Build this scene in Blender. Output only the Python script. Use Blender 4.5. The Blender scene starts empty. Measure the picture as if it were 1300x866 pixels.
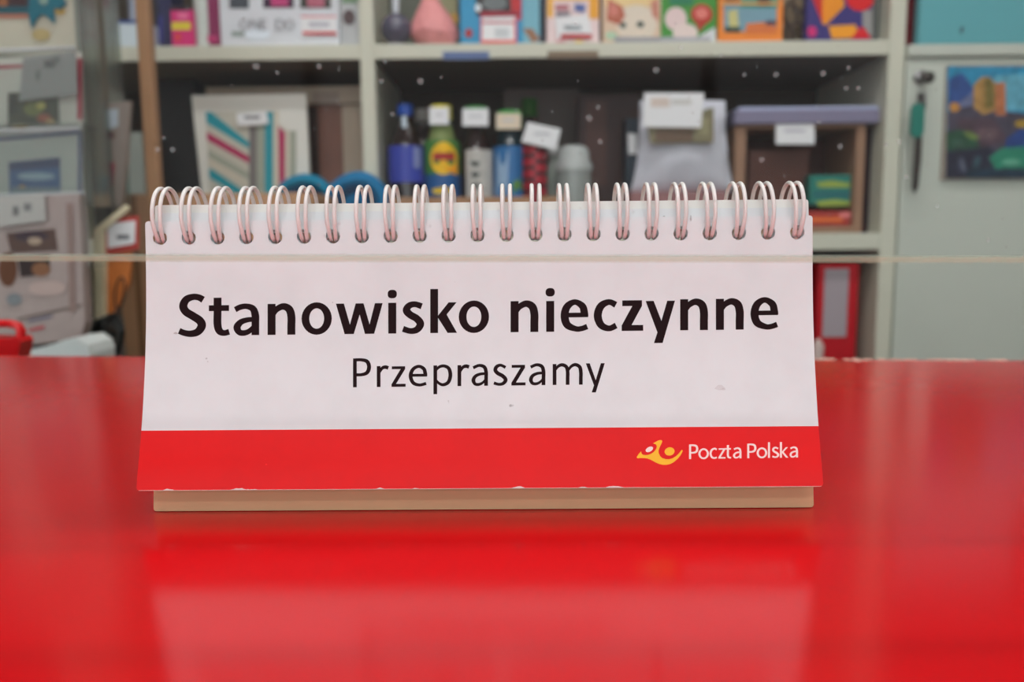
import bpy, bmesh, math, random
from mathutils import Vector, Matrix
from mathutils.geometry import delaunay_2d_cdt, tessellate_polygon
random.seed(7)
C = bpy.context.scene.collection
FW, FH, F = 1300.0, 866.0, 1050.0
PITCH, ROLL, H = math.radians(7.3), math.radians(0.5), 0.087

# ---------------------------------------------------------------- camera frame
fwd = Vector((0, math.cos(PITCH), -math.sin(PITCH)))
r0 = Vector((1, 0, 0)); u0 = Vector((0, math.sin(PITCH), math.cos(PITCH)))
RT = r0*math.cos(ROLL) - u0*math.sin(ROLL)
UP = u0*math.cos(ROLL) + r0*math.sin(ROLL)
CAM = Vector((0, 0, H))
def ray(px, py):
    return fwd + RT*((px-FW/2)/F) + UP*((FH/2-py)/F)
def at(px, py, Y):
    d = ray(px, py); return CAM + d*(Y/d.y)
def atz(px, py, z):
    d = ray(px, py); return CAM + d*((z-CAM.z)/d.z)

# ---------------------------------------------------------------- materials
def lin(c):
    return tuple((x/12.92 if x <= .04045 else ((x+.055)/1.055)**2.4) for x in [v/255 for v in c])
MATS = {}
def mat(name, rgb, rough=.55, spec=.4, metal=0, alpha=1, noise=0, nscale=60, bump=0, coat=0, trans=0):
    if name in MATS: return MATS[name]
    m = bpy.data.materials.new(name); m.use_nodes = True
    nt = m.node_tree; b = nt.nodes['Principled BSDF']
    col = (*lin(rgb), 1)
    b.inputs['Base Color'].default_value = col
    b.inputs['Roughness'].default_value = rough
    b.inputs['Specular IOR Level'].default_value = spec
    b.inputs['Metallic'].default_value = metal
    b.inputs['Alpha'].default_value = alpha
    b.inputs['Coat Weight'].default_value = coat
    b.inputs['Transmission Weight'].default_value = trans
    if noise or bump:
        tc = nt.nodes.new('ShaderNodeTexCoord')
        n = nt.nodes.new('ShaderNodeTexNoise'); n.inputs['Scale'].default_value = nscale; n.inputs['Detail'].default_value = 5
        nt.links.new(tc.outputs['Object'], n.inputs['Vector'])
        if noise:
            mx = nt.nodes.new('ShaderNodeMix'); mx.data_type = 'RGBA'
            mx.inputs[6].default_value = tuple(max(0, v*(1-noise)) for v in col[:3])+(1,)
            mx.inputs[7].default_value = tuple(min(1, v*(1+noise)) for v in col[:3])+(1,)
            nt.links.new(n.outputs['Fac'], mx.inputs[0]); nt.links.new(mx.outputs[2], b.inputs['Base Color'])
        if bump:
            bp = nt.nodes.new('ShaderNodeBump'); bp.inputs['Strength'].default_value = bump; bp.inputs['Distance'].default_value = .002
            nt.links.new(n.outputs['Fac'], bp.inputs['Height']); nt.links.new(bp.outputs['Normal'], b.inputs['Normal'])
    MATS[name] = m; return m
def col(r, g, b, rough=.5): return mat('tone_%02x%02x%02x' % (r, g, b), (r, g, b), rough, noise=.06, nscale=25)

def clear_mat(name, tint=(1, 1, 1), gloss=.12, rough=.05, haze=0, hazecol=(.7, .72, .7)):
    if name in MATS: return MATS[name]
    m = bpy.data.materials.new(name); m.use_nodes = True; nt = m.node_tree; nt.nodes.clear()
    out = nt.nodes.new('ShaderNodeOutputMaterial'); t = nt.nodes.new('ShaderNodeBsdfTransparent'); t.inputs[0].default_value = (*tint, 1)
    g = nt.nodes.new('ShaderNodeBsdfGlossy'); g.inputs['Roughness'].default_value = rough
    fr = nt.nodes.new('ShaderNodeFresnel'); fr.inputs[0].default_value = 1.45
    ml = nt.nodes.new('ShaderNodeMath'); ml.operation = 'MULTIPLY'; ml.inputs[1].default_value = gloss/.04*.5
    ml.use_clamp = True
    mx = nt.nodes.new('ShaderNodeMixShader'); nt.links.new(fr.outputs[0], ml.inputs[0]); nt.links.new(ml.outputs[0], mx.inputs[0])
    nt.links.new(t.outputs[0], mx.inputs[1]); nt.links.new(g.outputs[0], mx.inputs[2])
    last = mx
    if haze:
        d = nt.nodes.new('ShaderNodeBsdfDiffuse'); d.inputs[0].default_value = (*hazecol, 1)
        m2 = nt.nodes.new('ShaderNodeMixShader'); m2.inputs[0].default_value = haze
        nt.links.new(mx.outputs[0], m2.inputs[1]); nt.links.new(d.outputs[0], m2.inputs[2]); last = m2
    nt.links.new(last.outputs[0], out.inputs[0]); MATS[name] = m; return m

# ---------------------------------------------------------------- mesh helpers
class MB:
    def __init__(s): s.v = []; s.f = []; s.m = []; s.mats = []; s.smooth = []
    def mi(s, m):
        if m not in s.mats: s.mats.append(m)
        return s.mats.index(m)
    def add(s, verts, faces, m, smooth=False):
        o = len(s.v); k = s.mi(m)
        s.v += [tuple(v) for v in verts]
        for f in faces: s.f.append([i+o for i in f]); s.m.append(k); s.smooth.append(smooth)
    def box(s, a, b, m, bev=0):
        x0, y0, z0 = [min(a[i], b[i]) for i in range(3)]; x1, y1, z1 = [max(a[i], b[i]) for i in range(3)]
        bm = bmesh.new(); bmesh.ops.create_cube(bm, size=1)
        for v in bm.verts: v.co = Vector(((x0+x1)/2+v.co.x*(x1-x0), (y0+y1)/2+v.co.y*(y1-y0), (z0+z1)/2+v.co.z*(z1-z0)))
        if bev: bmesh.ops.bevel(bm, geom=bm.edges[:], offset=min(bev, .3*min(x1-x0, y1-y0, z1-z0)), segments=2, affect='EDGES', profile=.5)
        bm.verts.index_update()
        s.add([v.co.copy() for v in bm.verts], [[v.index for v in f.verts] for f in bm.faces], m); bm.free()
    def tube(s, pts, r, m, n=10, caps=True, closed=False, flat=1.0):
        pts = [Vector(p) for p in pts]; N = len(pts); rings = []; nrm = None
        for i, p in enumerate(pts):
            a = pts[i-1] if (i or closed) else pts[0]; b = pts[(i+1) % N] if (i < N-1 or closed) else pts[-1]
            t = (b-a).normalized()
            if nrm is None:
                nrm = t.cross(Vector((0, 0, 1)));
                if nrm.length < .1: nrm = t.cross(Vector((1, 0, 0)))
            nrm = (nrm - t*nrm.dot(t)).normalized(); bn = t.cross(nrm)
            rr = r[i] if isinstance(r, (list, tuple)) else r
            rings.append([p+(nrm*math.cos(2*math.pi*k/n)*flat+bn*math.sin(2*math.pi*k/n))*rr for k in range(n)])
        vs = [v for q in rings for v in q]; fs = []
        for i in range(N if closed else N-1):
            j = (i+1) % N
            for k in range(n): fs.append([i*n+k, i*n+(k+1) % n, j*n+(k+1) % n, j*n+k])
        if caps and not closed: fs += [list(range(n))[::-1], [(N-1)*n+k for k in range(n)]]
        s.add(vs, fs, m, True)
    def lathe(s, c, prof, m, n=28, a0=0, a1=2*math.pi):
        full = abs(a1-a0-2*math.pi) < 1e-6; cols = n if full else n+1; vs = []; fs = []
        for r, z in prof:
            for k in range(cols):
                a = a0+(a1-a0)*k/n; vs.append((c[0]+r*math.cos(a), c[1]+r*math.sin(a), c[2]+z))
        for i in range(len(prof)-1):
            for k in range(n):
                k2 = (k+1) % cols if full else k+1
                fs.append([i*cols+k, i*cols+k2, (i+1)*cols+k2, (i+1)*cols+k])
        s.add(vs, fs, m, True)
    def poly(s, pts3, m):            # planar polygon
        tr = tessellate_polygon([[Vector(p) for p in pts3]])
        s.add(pts3, [list(t) for t in tr], m)
    def prism(s, pts3, off, m):      # polygon extruded by the offset vector
        pts = [Vector(p) for p in pts3]; n = len(pts); off = Vector(off)
        tr = tessellate_polygon([pts]); vs = pts+[p+off for p in pts]
        fs = [list(t) for t in tr]+[[i+n for i in t][::-1] for t in tr]+[[i, (i+1) % n, (i+1) % n+n, i+n] for i in range(n)]
        s.add(vs, fs, m)
    def build(s, name, parent=None, origin=None, recalc=True):
        o = Vector(origin) if origin is not None else (Vector(parent.location) if parent and parent.type == 'EMPTY' else Vector((0, 0, 0)))
        if parent is not None and parent.type == 'MESH': o = Vector(parent.get('_o', (0, 0, 0)))
        me = bpy.data.meshes.new(name); me.from_pydata([tuple(Vector(v)-o) for v in s.v], [], s.f)
        for m in s.mats: me.materials.append(m)
        for p, k, sm in zip(me.polygons, s.m, s.smooth): p.material_index = k; p.use_smooth = sm
        if recalc:
            bm = bmesh.new(); bm.from_mesh(me); bmesh.ops.recalc_face_normals(bm, faces=bm.faces[:]); bm.to_mesh(me); bm.free()
        ob = bpy.data.objects.new(name, me); C.objects.link(ob); ob['_o'] = tuple(o)
        if parent is not None: ob.parent = parent
        else: ob.location = o
        return ob
def tag(o, label, cat, group=None):
    o['label'] = label; o['category'] = cat
    if group: o['group'] = group
    return o
def thing(name, label, cat, loc, group=None):
    o = bpy.data.objects.new(name, None); C.objects.link(o); o.location = loc; o.empty_display_size = .02
    return tag(o, label, cat, group)
def struct(o): o['kind'] = 'structure'; return o

def spline(pts, n=7):
    out = []; P = [pts[0]]+list(pts)+[pts[-1]]
    for i in range(1, len(P)-2):
        for k in range(n):
            t = k/n; out.append(tuple(.5*((2*P[i][j])+(-P[i-1][j]+P[i+1][j])*t+(2*P[i-1][j]-5*P[i][j]+4*P[i+1][j]-P[i+2][j])*t*t
                + (-P[i-1][j]+3*P[i][j]-3*P[i+1][j]+P[i+2][j])*t**3) for j in range(len(P[0]))))
    out.append(tuple(pts[-1])); return out

# ---------------------------------------------------------------- lettering, drawn from strokes
def ell(cx, cy, rx, ry, ws, wt):
    return ('L', [(cx+rx*math.cos(a), cy+ry*math.sin(a), wt+(ws-wt)*math.cos(a)**2) for a in [2*math.pi*k/32 for k in range(33)]])
def S(*p): return ('S', p)
def Ln(*p): return ('L', p)
def Pg(*p): return ('P', p)
def dot(cx, cy, rx, ry): # a rounded dot
    return ('P', [(cx+rx*abs(math.cos(a))**.8*(1 if math.cos(a) > 0 else -1), cy+ry*abs(math.sin(a))**.8*(1 if math.sin(a) > 0 else -1)) for a in [2*math.pi*(k+.5)/24 for k in range(24)]])
BOLD = {
 'S': [S((204,296,56),(170,315,52),(122,321,52),(66,300,62),(40,248,68),(62,200,66),(125,160,66),(178,122,68),(192,80,70),(160,33,62),(105,17,54),(50,24,50),(6,42,50))],
 't': [S((72,312,65),(72,200,65),(72,90,65),(88,38,60),(125,20,48),(168,30,48)), Ln((0,226,48),(167,226,48))],
 'a': [S((15,212,46),(60,233,46),(112,238,46),(162,217,56),(181,165,63),(182,100,63),(182,0,63)), S((180,130,40),(120,127,42),(62,108,50),(31,66,60),(52,24,50),(98,20,46),(140,40,42),(178,80,36))],
 'n': [Ln((33,0,66),(33,256,66)), S((40,160,40),(72,208,48),(128,234,54),(178,210,64),(196,150,66),(196,70,66),(196,0,66))],
 'o': [ell(125,131,93,109,64,50)],
 'w': [Pg((0,252),(66,252),(116,78),(163,252),(228,252),(278,78),(322,252),(386,252),(316,0),(240,0),(196,160),(148,0),(72,0))],
 'i': [Ln((33,0,66),(33,254,66)), dot(33,326,38,35)],
 's': [S((158,222,50),(102,240,48),(54,228,54),(32,190,62),(62,154,60),(115,122,60),(147,78,62),(120,32,56),(66,19,48),(3,38,50))],
 'k': [Ln((31,0,64),(31,364,64)), Pg((60,140),(150,252),(216,252),(134,152),(220,0),(142,0),(60,130))],
 'e': [Ln((40,136,38),(226,136,38)), S((198,120,62),(196,150,62),(180,208,58),(118,243,46),(56,208,60),(33,133,66),(55,56,62),(125,22,46),(175,24,44),(220,40,46))],
 'c': [S((182,216,52),(126,240,48),(60,208,62),(33,130,66),(60,52,60),(125,22,48),(185,46,50))],
 'z': [Pg((5,252),(168,252),(168,205),(82,48),(178,48),(178,0),(0,0),(0,45),(88,205),(5,205))],
 'y': [Pg((0,245),(66,245),(130,80),(178,245),(242,245),(140,-103),(68,-103),(97,-15))],
}
REG = {
 'P': [Ln((16,0,33),(16,265,33)), S((16,251,28),(75,251,28),(128,235,34),(146,184,36),(128,134,34),(78,115,28),(16,115,28))],
 'r': [Ln((16,0,33),(16,192,33)), S((20,130,22),(48,172,28),(78,182,32),(105,174,32))],
 'z': [Pg((3,188),(125,188),(125,162),(42,27),(130,27),(130,0),(0,0),(0,24),(84,162),(3,162))],
 'e': [Ln((20,104,25),(168,104,25)), S((152,95,34),(151,120,34),(138,162,32),(92,185,28),(40,160,32),(17,100,34),(40,36,32),(98,14,27),(160,28,28))],
 'p': [Ln((16,-72,33),(16,192,33)), S((16,140,20),(50,176,26),(96,186,28),(140,162,32),(154,100,34),(136,38,32),(90,14,28),(50,28,24),(18,62,20))],
 'a': [S((14,166,28),(68,187,27),(116,172,32),(132,125,33),(132,60,33),(132,0,33)), S((132,112,24),(78,108,26),(34,88,30),(16,52,34),(32,18,28),(70,14,26),(105,32,22),(130,62,20))],
 's': [S((112,166,27),(68,187,26),(32,175,32),(18,144,34),(40,114,34),(86,88,34),(113,52,34),(90,20,30),(50,12,26),(5,25,28))],
 'm': [Ln((16,0,33),(16,192,33)), S((18,130,20),(46,168,26),(85,184,30),(124,165,32),(136,120,33),(136,60,33),(136,0,33)), S((140,130,20),(168,168,26),(207,184,30),(246,163,32),(257,115,33),(257,60,33),(257,0,33))],
 'y': [Pg((0,195),(36,195),(91,40),(138,195),(174,195),(92,-72),(54,-72),(75,-8))],
 'o': [ell(93,94,77,84,34,28)],
 'c': [S((130,165,28),(92,184,28),(40,160,32),(17,95,34),(40,30,32),(90,12,28),(132,25,28))],
 't': [S((50,245,33),(50,150,33),(50,60,33),(64,22,30),(108,13,26)), Ln((0,176,26),(106,176,26))],
 'l': [Ln((16,0,33),(16,285,33))],
 'k': [Ln((16,0,33),(16,285,33)), Pg((30,105),(102,190),(144,190),(64,105),(152,0),(108,0),(30,95))],
 'O': [ell(110,132,93,118,34,28)],
 'N': [Ln((16,0,33),(16,265,33)), Ln((190,0,33),(190,265,33)), Pg((0,265),(38,265),(206,0),(168,0))],
 'E': [Ln((16,0,33),(16,265,33)), Ln((16,251,28),(140,251,28)), Ln((16,136,28),(128,136,28)), Ln((16,14,28),(142,14,28))],
 'D': [Ln((16,0,33),(16,265,33)), S((16,251,28),(80,251,28),(160,225,33),(190,133,34),(160,40,33),(80,14,28),(16,14,28))],
}
def glyph(g, x, base, sc, weight, proj, mb, m, slope=0, k0=0):
    """strokes of one letter; proj maps a photo point and a lift to the surface"""
    k = k0
    for kind, pts in g:
        if kind == 'P':
            q = [(x+p[0]*sc, base-p[1]*sc-slope*p[0]*sc) for p in pts]
            tr = tessellate_polygon([[Vector((a, b, 0)) for a, b in q]])
            mb.add([proj(a, b, k) for a, b in q], [list(t) for t in tr], m)
        else:
            c = spline(pts) if kind == 'S' else list(pts)
            L = []; Rr = []
            for i, p in enumerate(c):
                a = c[max(0, i-1)]; b = c[min(len(c)-1, i+1)]
                if kind == 'L' and len(c) > 10 and i in (0, len(c)-1): a = c[-2]; b = c[1]
                dx, dy = b[0]-a[0], b[1]-a[1]; l = math.hypot(dx, dy) or 1
                nx, ny = -dy/l, dx/l; w = p[2]*.5*weight
                for sgn, A in ((1, L), (-1, Rr)):
                    X = p[0]+sgn*nx*w; Y = p[1]+sgn*ny*w
                    A.append(proj(x+X*sc, base-Y*sc-slope*X*sc, k))
            n = len(L); mb.add(L+Rr, [[i, i+1, n+i+1, n+i] for i in range(n-1)], m)
        k += 1
    return k

# ================================================================= COUNTER
def noise_red():
    m = bpy.data.materials.new('red_laminate'); m.use_nodes = True; nt = m.node_tree; b = nt.nodes['Principled BSDF']
    tc = nt.nodes.new('ShaderNodeTexCoord'); n = nt.nodes.new('ShaderNodeTexNoise'); n.inputs['Scale'].default_value = 6; n.inputs['Detail'].default_value = 6
    nt.links.new(tc.outputs['Object'], n.inputs['Vector'])
    mx = nt.nodes.new('ShaderNodeMix'); mx.data_type = 'RGBA'
    mx.inputs[6].default_value = (.56, .003, .006, 1); mx.inputs[7].default_value = (.64, .004, .008, 1)
    nt.links.new(n.outputs['Fac'], mx.inputs[0]); nt.links.new(mx.outputs[2], b.inputs['Base Color'])
    n2 = nt.nodes.new('ShaderNodeTexNoise'); n2.inputs['Scale'].default_value = 900; nt.links.new(tc.outputs['Object'], n2.inputs['Vector'])
    bp = nt.nodes.new('ShaderNodeBump'); bp.inputs['Strength'].default_value = .05; bp.inputs['Distance'].default_value = .0005
    nt.links.new(n2.outputs['Fac'], bp.inputs['Height']); nt.links.new(bp.outputs['Normal'], b.inputs['Normal'])
    b.inputs['Roughness'].default_value = .15; b.inputs['Specular IOR Level'].default_value = .36
    return m
redlam = noise_red()
eL, eR = atz(-150, 451.3, 0), atz(1450, 458.7, 0)
def edge(t): return eL.lerp(eR, t)
ct = thing('counter', 'glossy red laminate counter with a chipped back edge', 'counter', (0, .25, -1.0))
b = MB(); N = 240; thick = .028
top = []; chips = []
for i in range(N+1):
    p = edge(i/N)
    px = -150+1600*i/N
    j = 0
    top.append(Vector((p.x, p.y-j, 0)))
outl = top+[Vector((1.0, -.35, 0)), Vector((-1.0, -.35, 0))]
b.prism(outl, (0, 0, -thick), redlam); b.build('countertop', ct)
# chipped fibreboard showing along the right half of the back edge
chipm = mat('chipped_edge', (214, 176, 160), .8, noise=.3, nscale=300)
b = MB(); rnd = random.Random(3)
seg = [(1036, 1100, 1.0), (1108, 1142, 2.2), (1150, 1196, 1.0), (1206, 1262, 1.7), (1275, 1300, 1.0), (560, 640, 1), (60, 66, .8)]
for a, c, w in seg:
    pts_top = []; pts_bot = []
    n = max(4, int((c-a)/3))
    for i in range(n+1):
        px = a+(c-a)*i/n; t = (px+150)/1600; p = edge(t)
        wd = .0009*w*(.4+1.4*rnd.random())*math.sin(math.pi*(i+.3)/(n+.6))*(2.6+1.8*math.sin(i*1.9))
        pts_top.append(Vector((p.x, p.y+.0006+.0014*rnd.random(), .0003+.0007*rnd.random()))); pts_bot.append(Vector((p.x, p.y-wd, .0002)))
    vs = pts_top+pts_bot; m_ = n+1; b = MB()
    b.add(vs, [[i, i+1, m_+i+1, m_+i] for i in range(n)], chipm)
    o = b.build('chipped_edge', ct, recalc=False); o['label'] = 'pale chip in the back edge'
b = MB(); sideM = mat('counter_body', (120, 120, 122), .6)
b.box((-.95, -.28, -1.0), (.95, .42, -thick-.0005), sideM, .004); b.build('cabinet_body', ct)

# ================================================================= SIGN
bl, br = atz(195, 650, 0), atz(1033, 645, 0)
ex = (br-bl).normalized(); ey = Vector((-ex.y, ex.x, 0)); ez = Vector((0, 0, 1))
org = (bl+br)/2; BW = (br-bl).length
sign = thing('flip_sign', 'spiral-bound tabletop flip sign reading Stanowisko nieczynne, on the red counter', 'sign', tuple(org))
def loc2w(s, y, z): return org+ex*s+ey*y+ez*z
# profiles in H units relative to the base line (y) and counter (z)
def interp(z, P):
    if z <= P[0][1]: i = 0
    elif z >= P[-1][1]: i = len(P)-2
    else: i = max(k for k in range(len(P)-1) if P[k][1] <= z)
    (ya, za), (yb, zb) = P[i], P[i+1]
    return ya+(yb-ya)*(z-za)/(zb-za)
raw = [(-.074, .104), (-.058, .155), (-.032, .225), (-.006, .30), (.024, .40), (.062, .55), (.092, .70), (.114, .85), (.129, .985), (.136, 1.062)]
sp = spline([(a, b_) for a, b_ in raw], 5)
PAGE = [(a*H, b_*H) for a, b_ in sp]
def page_y(z): return interp(z, PAGE)
def board_y(z): return z*.1558
zb, zt, zband = .104*H, 1.062*H, .307*H
def on_page(px, py, lift=0.0):
    d = ray(px, py); 
    def f(t):
        q = CAM+d*t-org; return q.dot(ey)-page_y(q.z)+lift
    a, b_ = .15, .35
    for _ in range(40):
        m_ = (a+b_)/2
        if f(m_) > 0: b_ = m_
        else: a = m_
    return CAM+d*((a+b_)/2)
def s_of(p): return (p-org).dot(ex)
sl, sr = s_of(on_page(184.5, 450)), s_of(on_page(1034, 450))
zh = (on_page(608, 298.5).z)
s0, s1 = s_of(on_page(203, 300)), s_of(on_page(1012, 293))
HOLES = [s0+(s1-s0)*i/22 for i in range(23)]

def sheet_mesh(sa, sb, za, zc, yfun, hz, hr, rows, mfun, extra_rows=(), corner=0.0, hsq=1.0):
    """sheet with punched holes: points (s, z) triangulated, mapped on the profile"""
    vs = []; es = []
    def loop(pts):
        o = len(vs); vs.extend(Vector(p) for p in pts); n = len(pts); es.extend((o+i, o+(i+1) % n) for i in range(n))
    c = corner
    nb = 60
    outer = [(sa+c, za)]+[(sa+(sb-sa)*i/nb, za) for i in range(1, nb)]+[(sb-c, za), (sb-.3*c, za+.3*c), (sb, za+c)]
    rz = [za+(zc-za)*i/rows for i in range(1, rows)]
    outer += [(sb, z) for z in rz if z > za+c*1.2 and z < zc-c*1.2]+[(sb, zc-c), (sb-.3*c, zc-.3*c), (sb-c, zc)] if c else [(sb, z) for z in rz]+[(sb, zc)]
    outer += [(sb-(sb-sa)*i/nb, zc) for i in range(1, nb)]
    outer += [(sa+c, zc), (sa+.3*c, zc-.3*c), (sa, zc-c)]+[(sa, z) for z in rz[::-1] if z > za+c*1.2 and z < zc-c*1.2]+[(sa, za+c), (sa+.3*c, za+.3*c)] if c else [(sa, zc)]+[(sa, z) for z in rz[::-1]]+([(sa, za)] if c else [])
    loop(outer)
    for h in HOLES:
        loop([(h+hr*math.cos(2*math.pi*k/16), hz+hsq*hr*math.sin(2*math.pi*k/16)) for k in range(16)])
    for r in list(rz)+list(extra_rows):
        hit = abs(r-hz) < hr*1.6
        for i in range(1, nb):
            s = sa+(sb-sa)*i/nb
            if hit and any(abs(s-h) < hr*1.6 for h in HOLES): continue
            vs.append(Vector((s, r)))
    for r in extra_rows:
        o = len(vs); vs.append(Vector((sa, r))); vs.append(Vector((sb, r))); es.append((o, o+1))
    rv, re, rf, *_ = delaunay_2d_cdt(vs, es, [], 0, 1e-7)
    out = []
    for f in rf:
        A_ = abs((rv[f[1]]-rv[f[0]]).cross(rv[f[2]]-rv[f[0]])); L_ = max((rv[f[i]]-rv[f[i-1]]).length for i in range(3))
        if A_/L_ < 3e-5 or max(rv[i].y for i in f)-min(rv[i].y for i in f) > max(.009, 2.5*(zc-za)/rows): continue      # slivers on the hull
        cx = sum(rv[i].x for i in f)/len(f); cy = sum(rv[i].y for i in f)/len(f)
        if any((cx-h)**2+((cy-hz)/hsq)**2 < (hr*.985)**2 for h in HOLES): continue
        if c:
            dx = min(cx-sa, sb-cx); dz = min(cy-za, zc-cy)
            if dx+dz < c*.6: continue
        out.append((f, mfun(cx, cy)))
    V = [loc2w(v.x, yfun(v.y), v.y) for v in rv]
    return V, out

def paper_mat(name, c, rough, worn=False, coat=0.0, dirt=.04):
    m = bpy.data.materials.new(name); m.use_nodes = True; nt = m.node_tree; bs = nt.nodes['Principled BSDF']
    tc = nt.nodes.new('ShaderNodeTexCoord'); n = nt.nodes.new('ShaderNodeTexNoise'); n.inputs['Scale'].default_value = 60; n.inputs['Detail'].default_value = 8
    nt.links.new(tc.outputs['Object'], n.inputs['Vector'])
    cr = nt.nodes.new('ShaderNodeValToRGB'); L = lin(c)
    cr.color_ramp.elements[0].position = .25; cr.color_ramp.elements[0].color = tuple(x*(1-dirt*1.5) for x in L)+(1,)
    cr.color_ramp.elements[1].position = .6; cr.color_ramp.elements[1].color = (*L, 1)
    nt.links.new(n.outputs['Fac'], cr.inputs[0]); src = cr.outputs[0]
    # scattered smudges
    v = nt.nodes.new('ShaderNodeTexNoise'); v.inputs['Scale'].default_value = 260; v.inputs['Detail'].default_value = 2
    nt.links.new(tc.outputs['Object'], v.inputs['Vector'])
    r2 = nt.nodes.new('ShaderNodeValToRGB'); r2.color_ramp.elements[0].position = .775; r2.color_ramp.elements[1].position = .81
    nt.links.new(v.outputs['Fac'], r2.inputs[0])
    mx = nt.nodes.new('ShaderNodeMix'); mx.data_type = 'RGBA'; nt.links.new(r2.outputs[0], mx.inputs[0]); nt.links.new(src, mx.inputs[6])
    mx.inputs[7].default_value = tuple(x*.55 for x in L)+(1,) if not worn else tuple(min(1, x*1.15+.02) for x in L)+(1,)
    src = mx.outputs[2]
    if worn:  # ink rubbed off to the paper along the lower edge
        sx = nt.nodes.new('ShaderNodeSeparateXYZ'); nt.links.new(tc.outputs['Object'], sx.inputs[0])
        n3 = nt.nodes.new('ShaderNodeTexNoise'); n3.inputs['Scale'].default_value = 75; n3.inputs['Detail'].default_value = 4
        nt.links.new(tc.outputs['Object'], n3.inputs['Vector'])
        th = nt.nodes.new('ShaderNodeMapRange'); th.inputs['From Min'].default_value = .56; th.inputs['From Max'].default_value = .78
        th.inputs['To Min'].default_value = zb+.0001; th.inputs['To Max'].default_value = zb+.0018
        nt.links.new(n3.outputs['Fac'], th.inputs['Value'])
        lt = nt.nodes.new('ShaderNodeMath'); lt.operation = 'LESS_THAN'; nt.links.new(sx.outputs[2], lt.inputs[0]); nt.links.new(th.outputs[0], lt.inputs[1])
        m2 = nt.nodes.new('ShaderNodeMix'); m2.data_type = 'RGBA'; nt.links.new(lt.outputs[0], m2.inputs[0]); nt.links.new(src, m2.inputs[6]); m2.inputs[7].default_value = (.75, .62, .6, 1)
        src = m2.outputs[2]
    nt.links.new(src, bs.inputs['Base Color'])
    wv = nt.nodes.new('ShaderNodeTexNoise'); wv.inputs['Scale'].default_value = 14; wv.inputs['Detail'].default_value = 1; nt.links.new(tc.outputs['Object'], wv.inputs['Vector'])
    bp = nt.nodes.new('ShaderNodeBump'); bp.inputs['Strength'].default_value = .12; bp.inputs['Distance'].default_value = .003
    nt.links.new(wv.outputs['Fac'], bp.inputs['Height']); nt.links.new(bp.outputs['Normal'], bs.inputs['Normal'])
    bs.inputs['Roughness'].default_value = rough; bs.inputs['Specular IOR Level'].default_value = .2 if worn else .4; bs.inputs['Coat Weight'].default_value = coat; bs.inputs['Coat Roughness'].default_value = .06
    return m
whiteP = paper_mat('white_print', (228, 236, 239), .42)
redP = paper_mat('red_print', (230, 5, 11), .34, worn=True, coat=.03)
cream = mat('cream_board', (240, 232, 216), .65, noise=.04, nscale=90)

cream_shaded = mat('cream_board_shaded', (212, 168, 128), .65, noise=.06, nscale=90)  # cream strip with the shade under the page put into its colour
offw = mat('off_white_board', (232, 238, 234), .6, noise=.03, nscale=90)
hr = .0023
V, fs = sheet_mesh(sl, sr, zb, zt, page_y, zh, hr, 44, lambda x, z: redP if z < zband else whiteP, (zband,), corner=.0009)
def build_sheet(V, fs, name, thick, off=0):
    """front skin, back skin and a rim, each with its own vertices so the print stays flat around the holes"""
    b = MB(); used = sorted({i for f, m in fs for i in f}); back = {i: V[i]+ey*thick for i in used}
    ori = []
    for f, m in fs:
        f = list(f); n = (V[f[1]]-V[f[0]]).cross(V[f[2]]-V[f[0]])
        if n.dot(ey) > 0: f.reverse()
        ori.append((f, m))
    b.v = [tuple(v) for v in V]; nb = len(V)
    for f, m in ori: b.f.append(f); b.m.append(b.mi(m)); b.smooth.append(True)
    b.v += [tuple(back.get(i, V[i])) for i in range(nb)]
    for f, m in ori: b.f.append([i+nb for i in reversed(f)]); b.m.append(b.mi(ori[-1][1] if m is not redP else whiteP)); b.smooth.append(True)
    cnt = {}
    for f, m in ori:
        for a, c_ in zip(f, f[1:]+f[:1]): cnt[(a, c_)] = m
    for (a, c_), m in cnt.items():
        if (c_, a) in cnt: continue
        b.add([V[a], V[c_], back[c_], back[a]], [[1, 0, 3, 2]], whiteP if m is redP else m)
    o = b.build(name, sign, recalc=False)
    bm = bmesh.new(); bm.from_mesh(o.data)
    bmesh.ops.delete(bm, geom=[v for v in bm.verts if not v.link_faces], context='VERTS'); bm.to_mesh(o.data); bm.free()
    return o
pg = build_sheet(V, fs, 'front_page', .0003); pg['label'] = 'white front page with a red lower band'
# white sheet behind, peeking above the front page
PB = .0018
z2a, z2t = zb+.004, on_page(650, 268).z+.0004
def page2_y(z): return page_y(min(z, zt))+PB+(max(0, z-zt))*.15
V, fs = sheet_mesh(-BW/2+.0015, BW/2-.0006, z2a, z2t, page2_y, zh, hr, 44, lambda x, z: whiteP, (), corner=.0006)
o = build_sheet(V, fs, 'back_page', .0003)
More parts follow.
